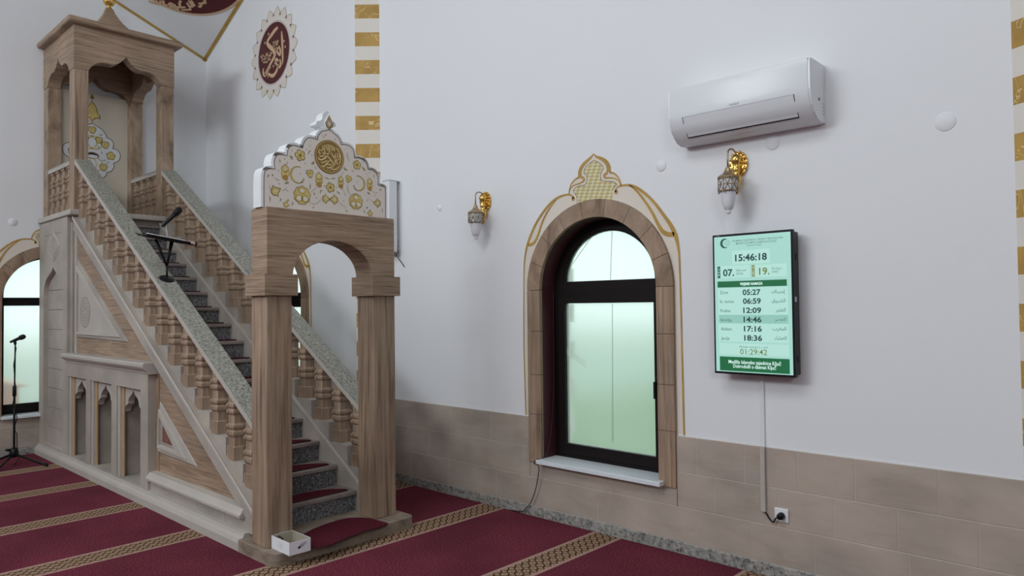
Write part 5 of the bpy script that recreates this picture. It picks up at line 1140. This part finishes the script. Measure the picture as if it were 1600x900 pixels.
for (n_, t_, ar), y, dx in zip((('Zora', '05:27', 'إمساك'), ('Iz. sunca', '06:59', 'الشروق'), ('Podne', '12:09', 'الظهر'), ('Ikindija', '14:46', 'العصر'), ('Akšam', '17:16', 'المغرب'), ('Jacija', '18:36', 'العشاء')), AY, range(6)):
    T(n_, 121 + dx * 1.4, y + 3 - (2 if dx > 3 else 0), 17, E_GRY, .012, 'LEFT'); T(t_, 292 + dx * 1.8, y + .5, 29, E_TXT, .028, wpx=97); T(arabic(ar), 474 + dx * 1.6, y - 4 + dx * 1.1, 18, E_GRY, .012, 'RIGHT')
T('Akšam namaz |', 280, 699, 12, E_GRY, .0, wpx=110); T(arabic('المغرب'), 362, 701, 11, E_GRY, 0, wpx=40); T('01:29:42', 303, 726, 30, E_OLT, .004, wpx=146)
T('Medžlis Islamske zajednice Ključ', 307, 784, 19, E_WHT, .018, wpx=284); T('Dobrodošli u džemat Ključ', 307, 807, 19, E_WHT, .018, wpx=232)
scn.build('screen_face', tv, recalc=False)

# ------------------------------------------------------------------ cable duct, socket, plug
dx_ = at(1192.5, 650, 1, WY).x
mb = MB(); mb.box(dx_ - .014, dx_ + .012, WY - .014, WY, .772, TZ0 + .05, M_WHITEP); mb.box(dx_ - .013, dx_ + .017, WY - .034, WY - .013, .385, .778, M_LIMEW)
tag(mb.build('cable_duct', org=(dx_, WY, .385), bevel=.002), 'narrow vertical cable duct running down the wall below the display', 'cable duct')
sc_ = at(1222, 804.5, 1, WY - .014); sk = tag(empty('power_socket', sc_), 'white square power socket on the beige tiles below the display', 'socket')
mb = MB(); mb.box(sc_.x - .042, sc_.x + .042, WY - .026, WY - .014, sc_.z - .040, sc_.z + .040, M_WHITEP); mb.build('face_plate', sk, bevel=.004, seg=2)
mb = MB(); mb.lathe((sc_.x + .003, WY - .0265, sc_.z - .002), [(.024, 0), (.024, .004), (.021, .004), (.020, .001)], M_GREYP, 20, axis=(0, -1, 0)); mb.build('socket_ring', sk)
mb = MB(); pc_ = Vector((sc_.x + .003, WY - .027, sc_.z - .002)); mb.lathe(pc_, [(.019, 0), (.019, .03), (.014, .036)], M_BLACK, 18, axis=(0, -1, 0))
e0 = Vector((dx_ + .002, WY - .025, .392)); mb.tube(catmull([tuple(e0), (dx_ + .022, WY - .028, .375), (dx_ + .040, WY - .03, .350), (dx_ + .065, WY - .032, .335), (pc_.x - .03, WY - .042, pc_.z - .018), (pc_.x - .005, WY - .050, pc_.z - .006)], 4), .0045, M_BLACK, 8)
tag(mb.build('power_plug', org=pc_), 'black plug with short cord pushed into the white wall socket', 'plug')

# ------------------------------------------------------------------ thin cable hanging from the window
def pj(u, v, d): return fn1(u, v, d)
pts = [pj(-.515, 1.75, .13), pj(-.512, 1.4, .12), pj(-.508, 1.0, .11), pj(-.512, .62, .07), pj(-.518, .47, .0), pj(-.53, .465, -.07), pj(-.545, .435, -.092)]
e = [at(842, 730, 1, WY - .06), at(838, 760, 1, WY - .05), at(831, 782, 1, WY - .045), at(823, 793, 1, WY - .04), at(815, 797, 1, WY - .04)]
pts += [tuple(p) for p in e]
pts[-1] = (pts[-1][0], pts[-1][1], .02); pts.append((pts[-1][0] - .12, pts[-1][1] + .005, .008))
mb = MB(); mb.tube(catmull([tuple(p) for p in pts], 4), .0035, M_CABLE, 6)
tag(mb.build('antenna_cable', org=pts[6]), 'thin dark cable trailing from the window jamb over the sill to the carpet', 'cable')

bpy.data.objects.remove(_to)
for o in bpy.data.objects:
    if '_o' in o: del o['_o']
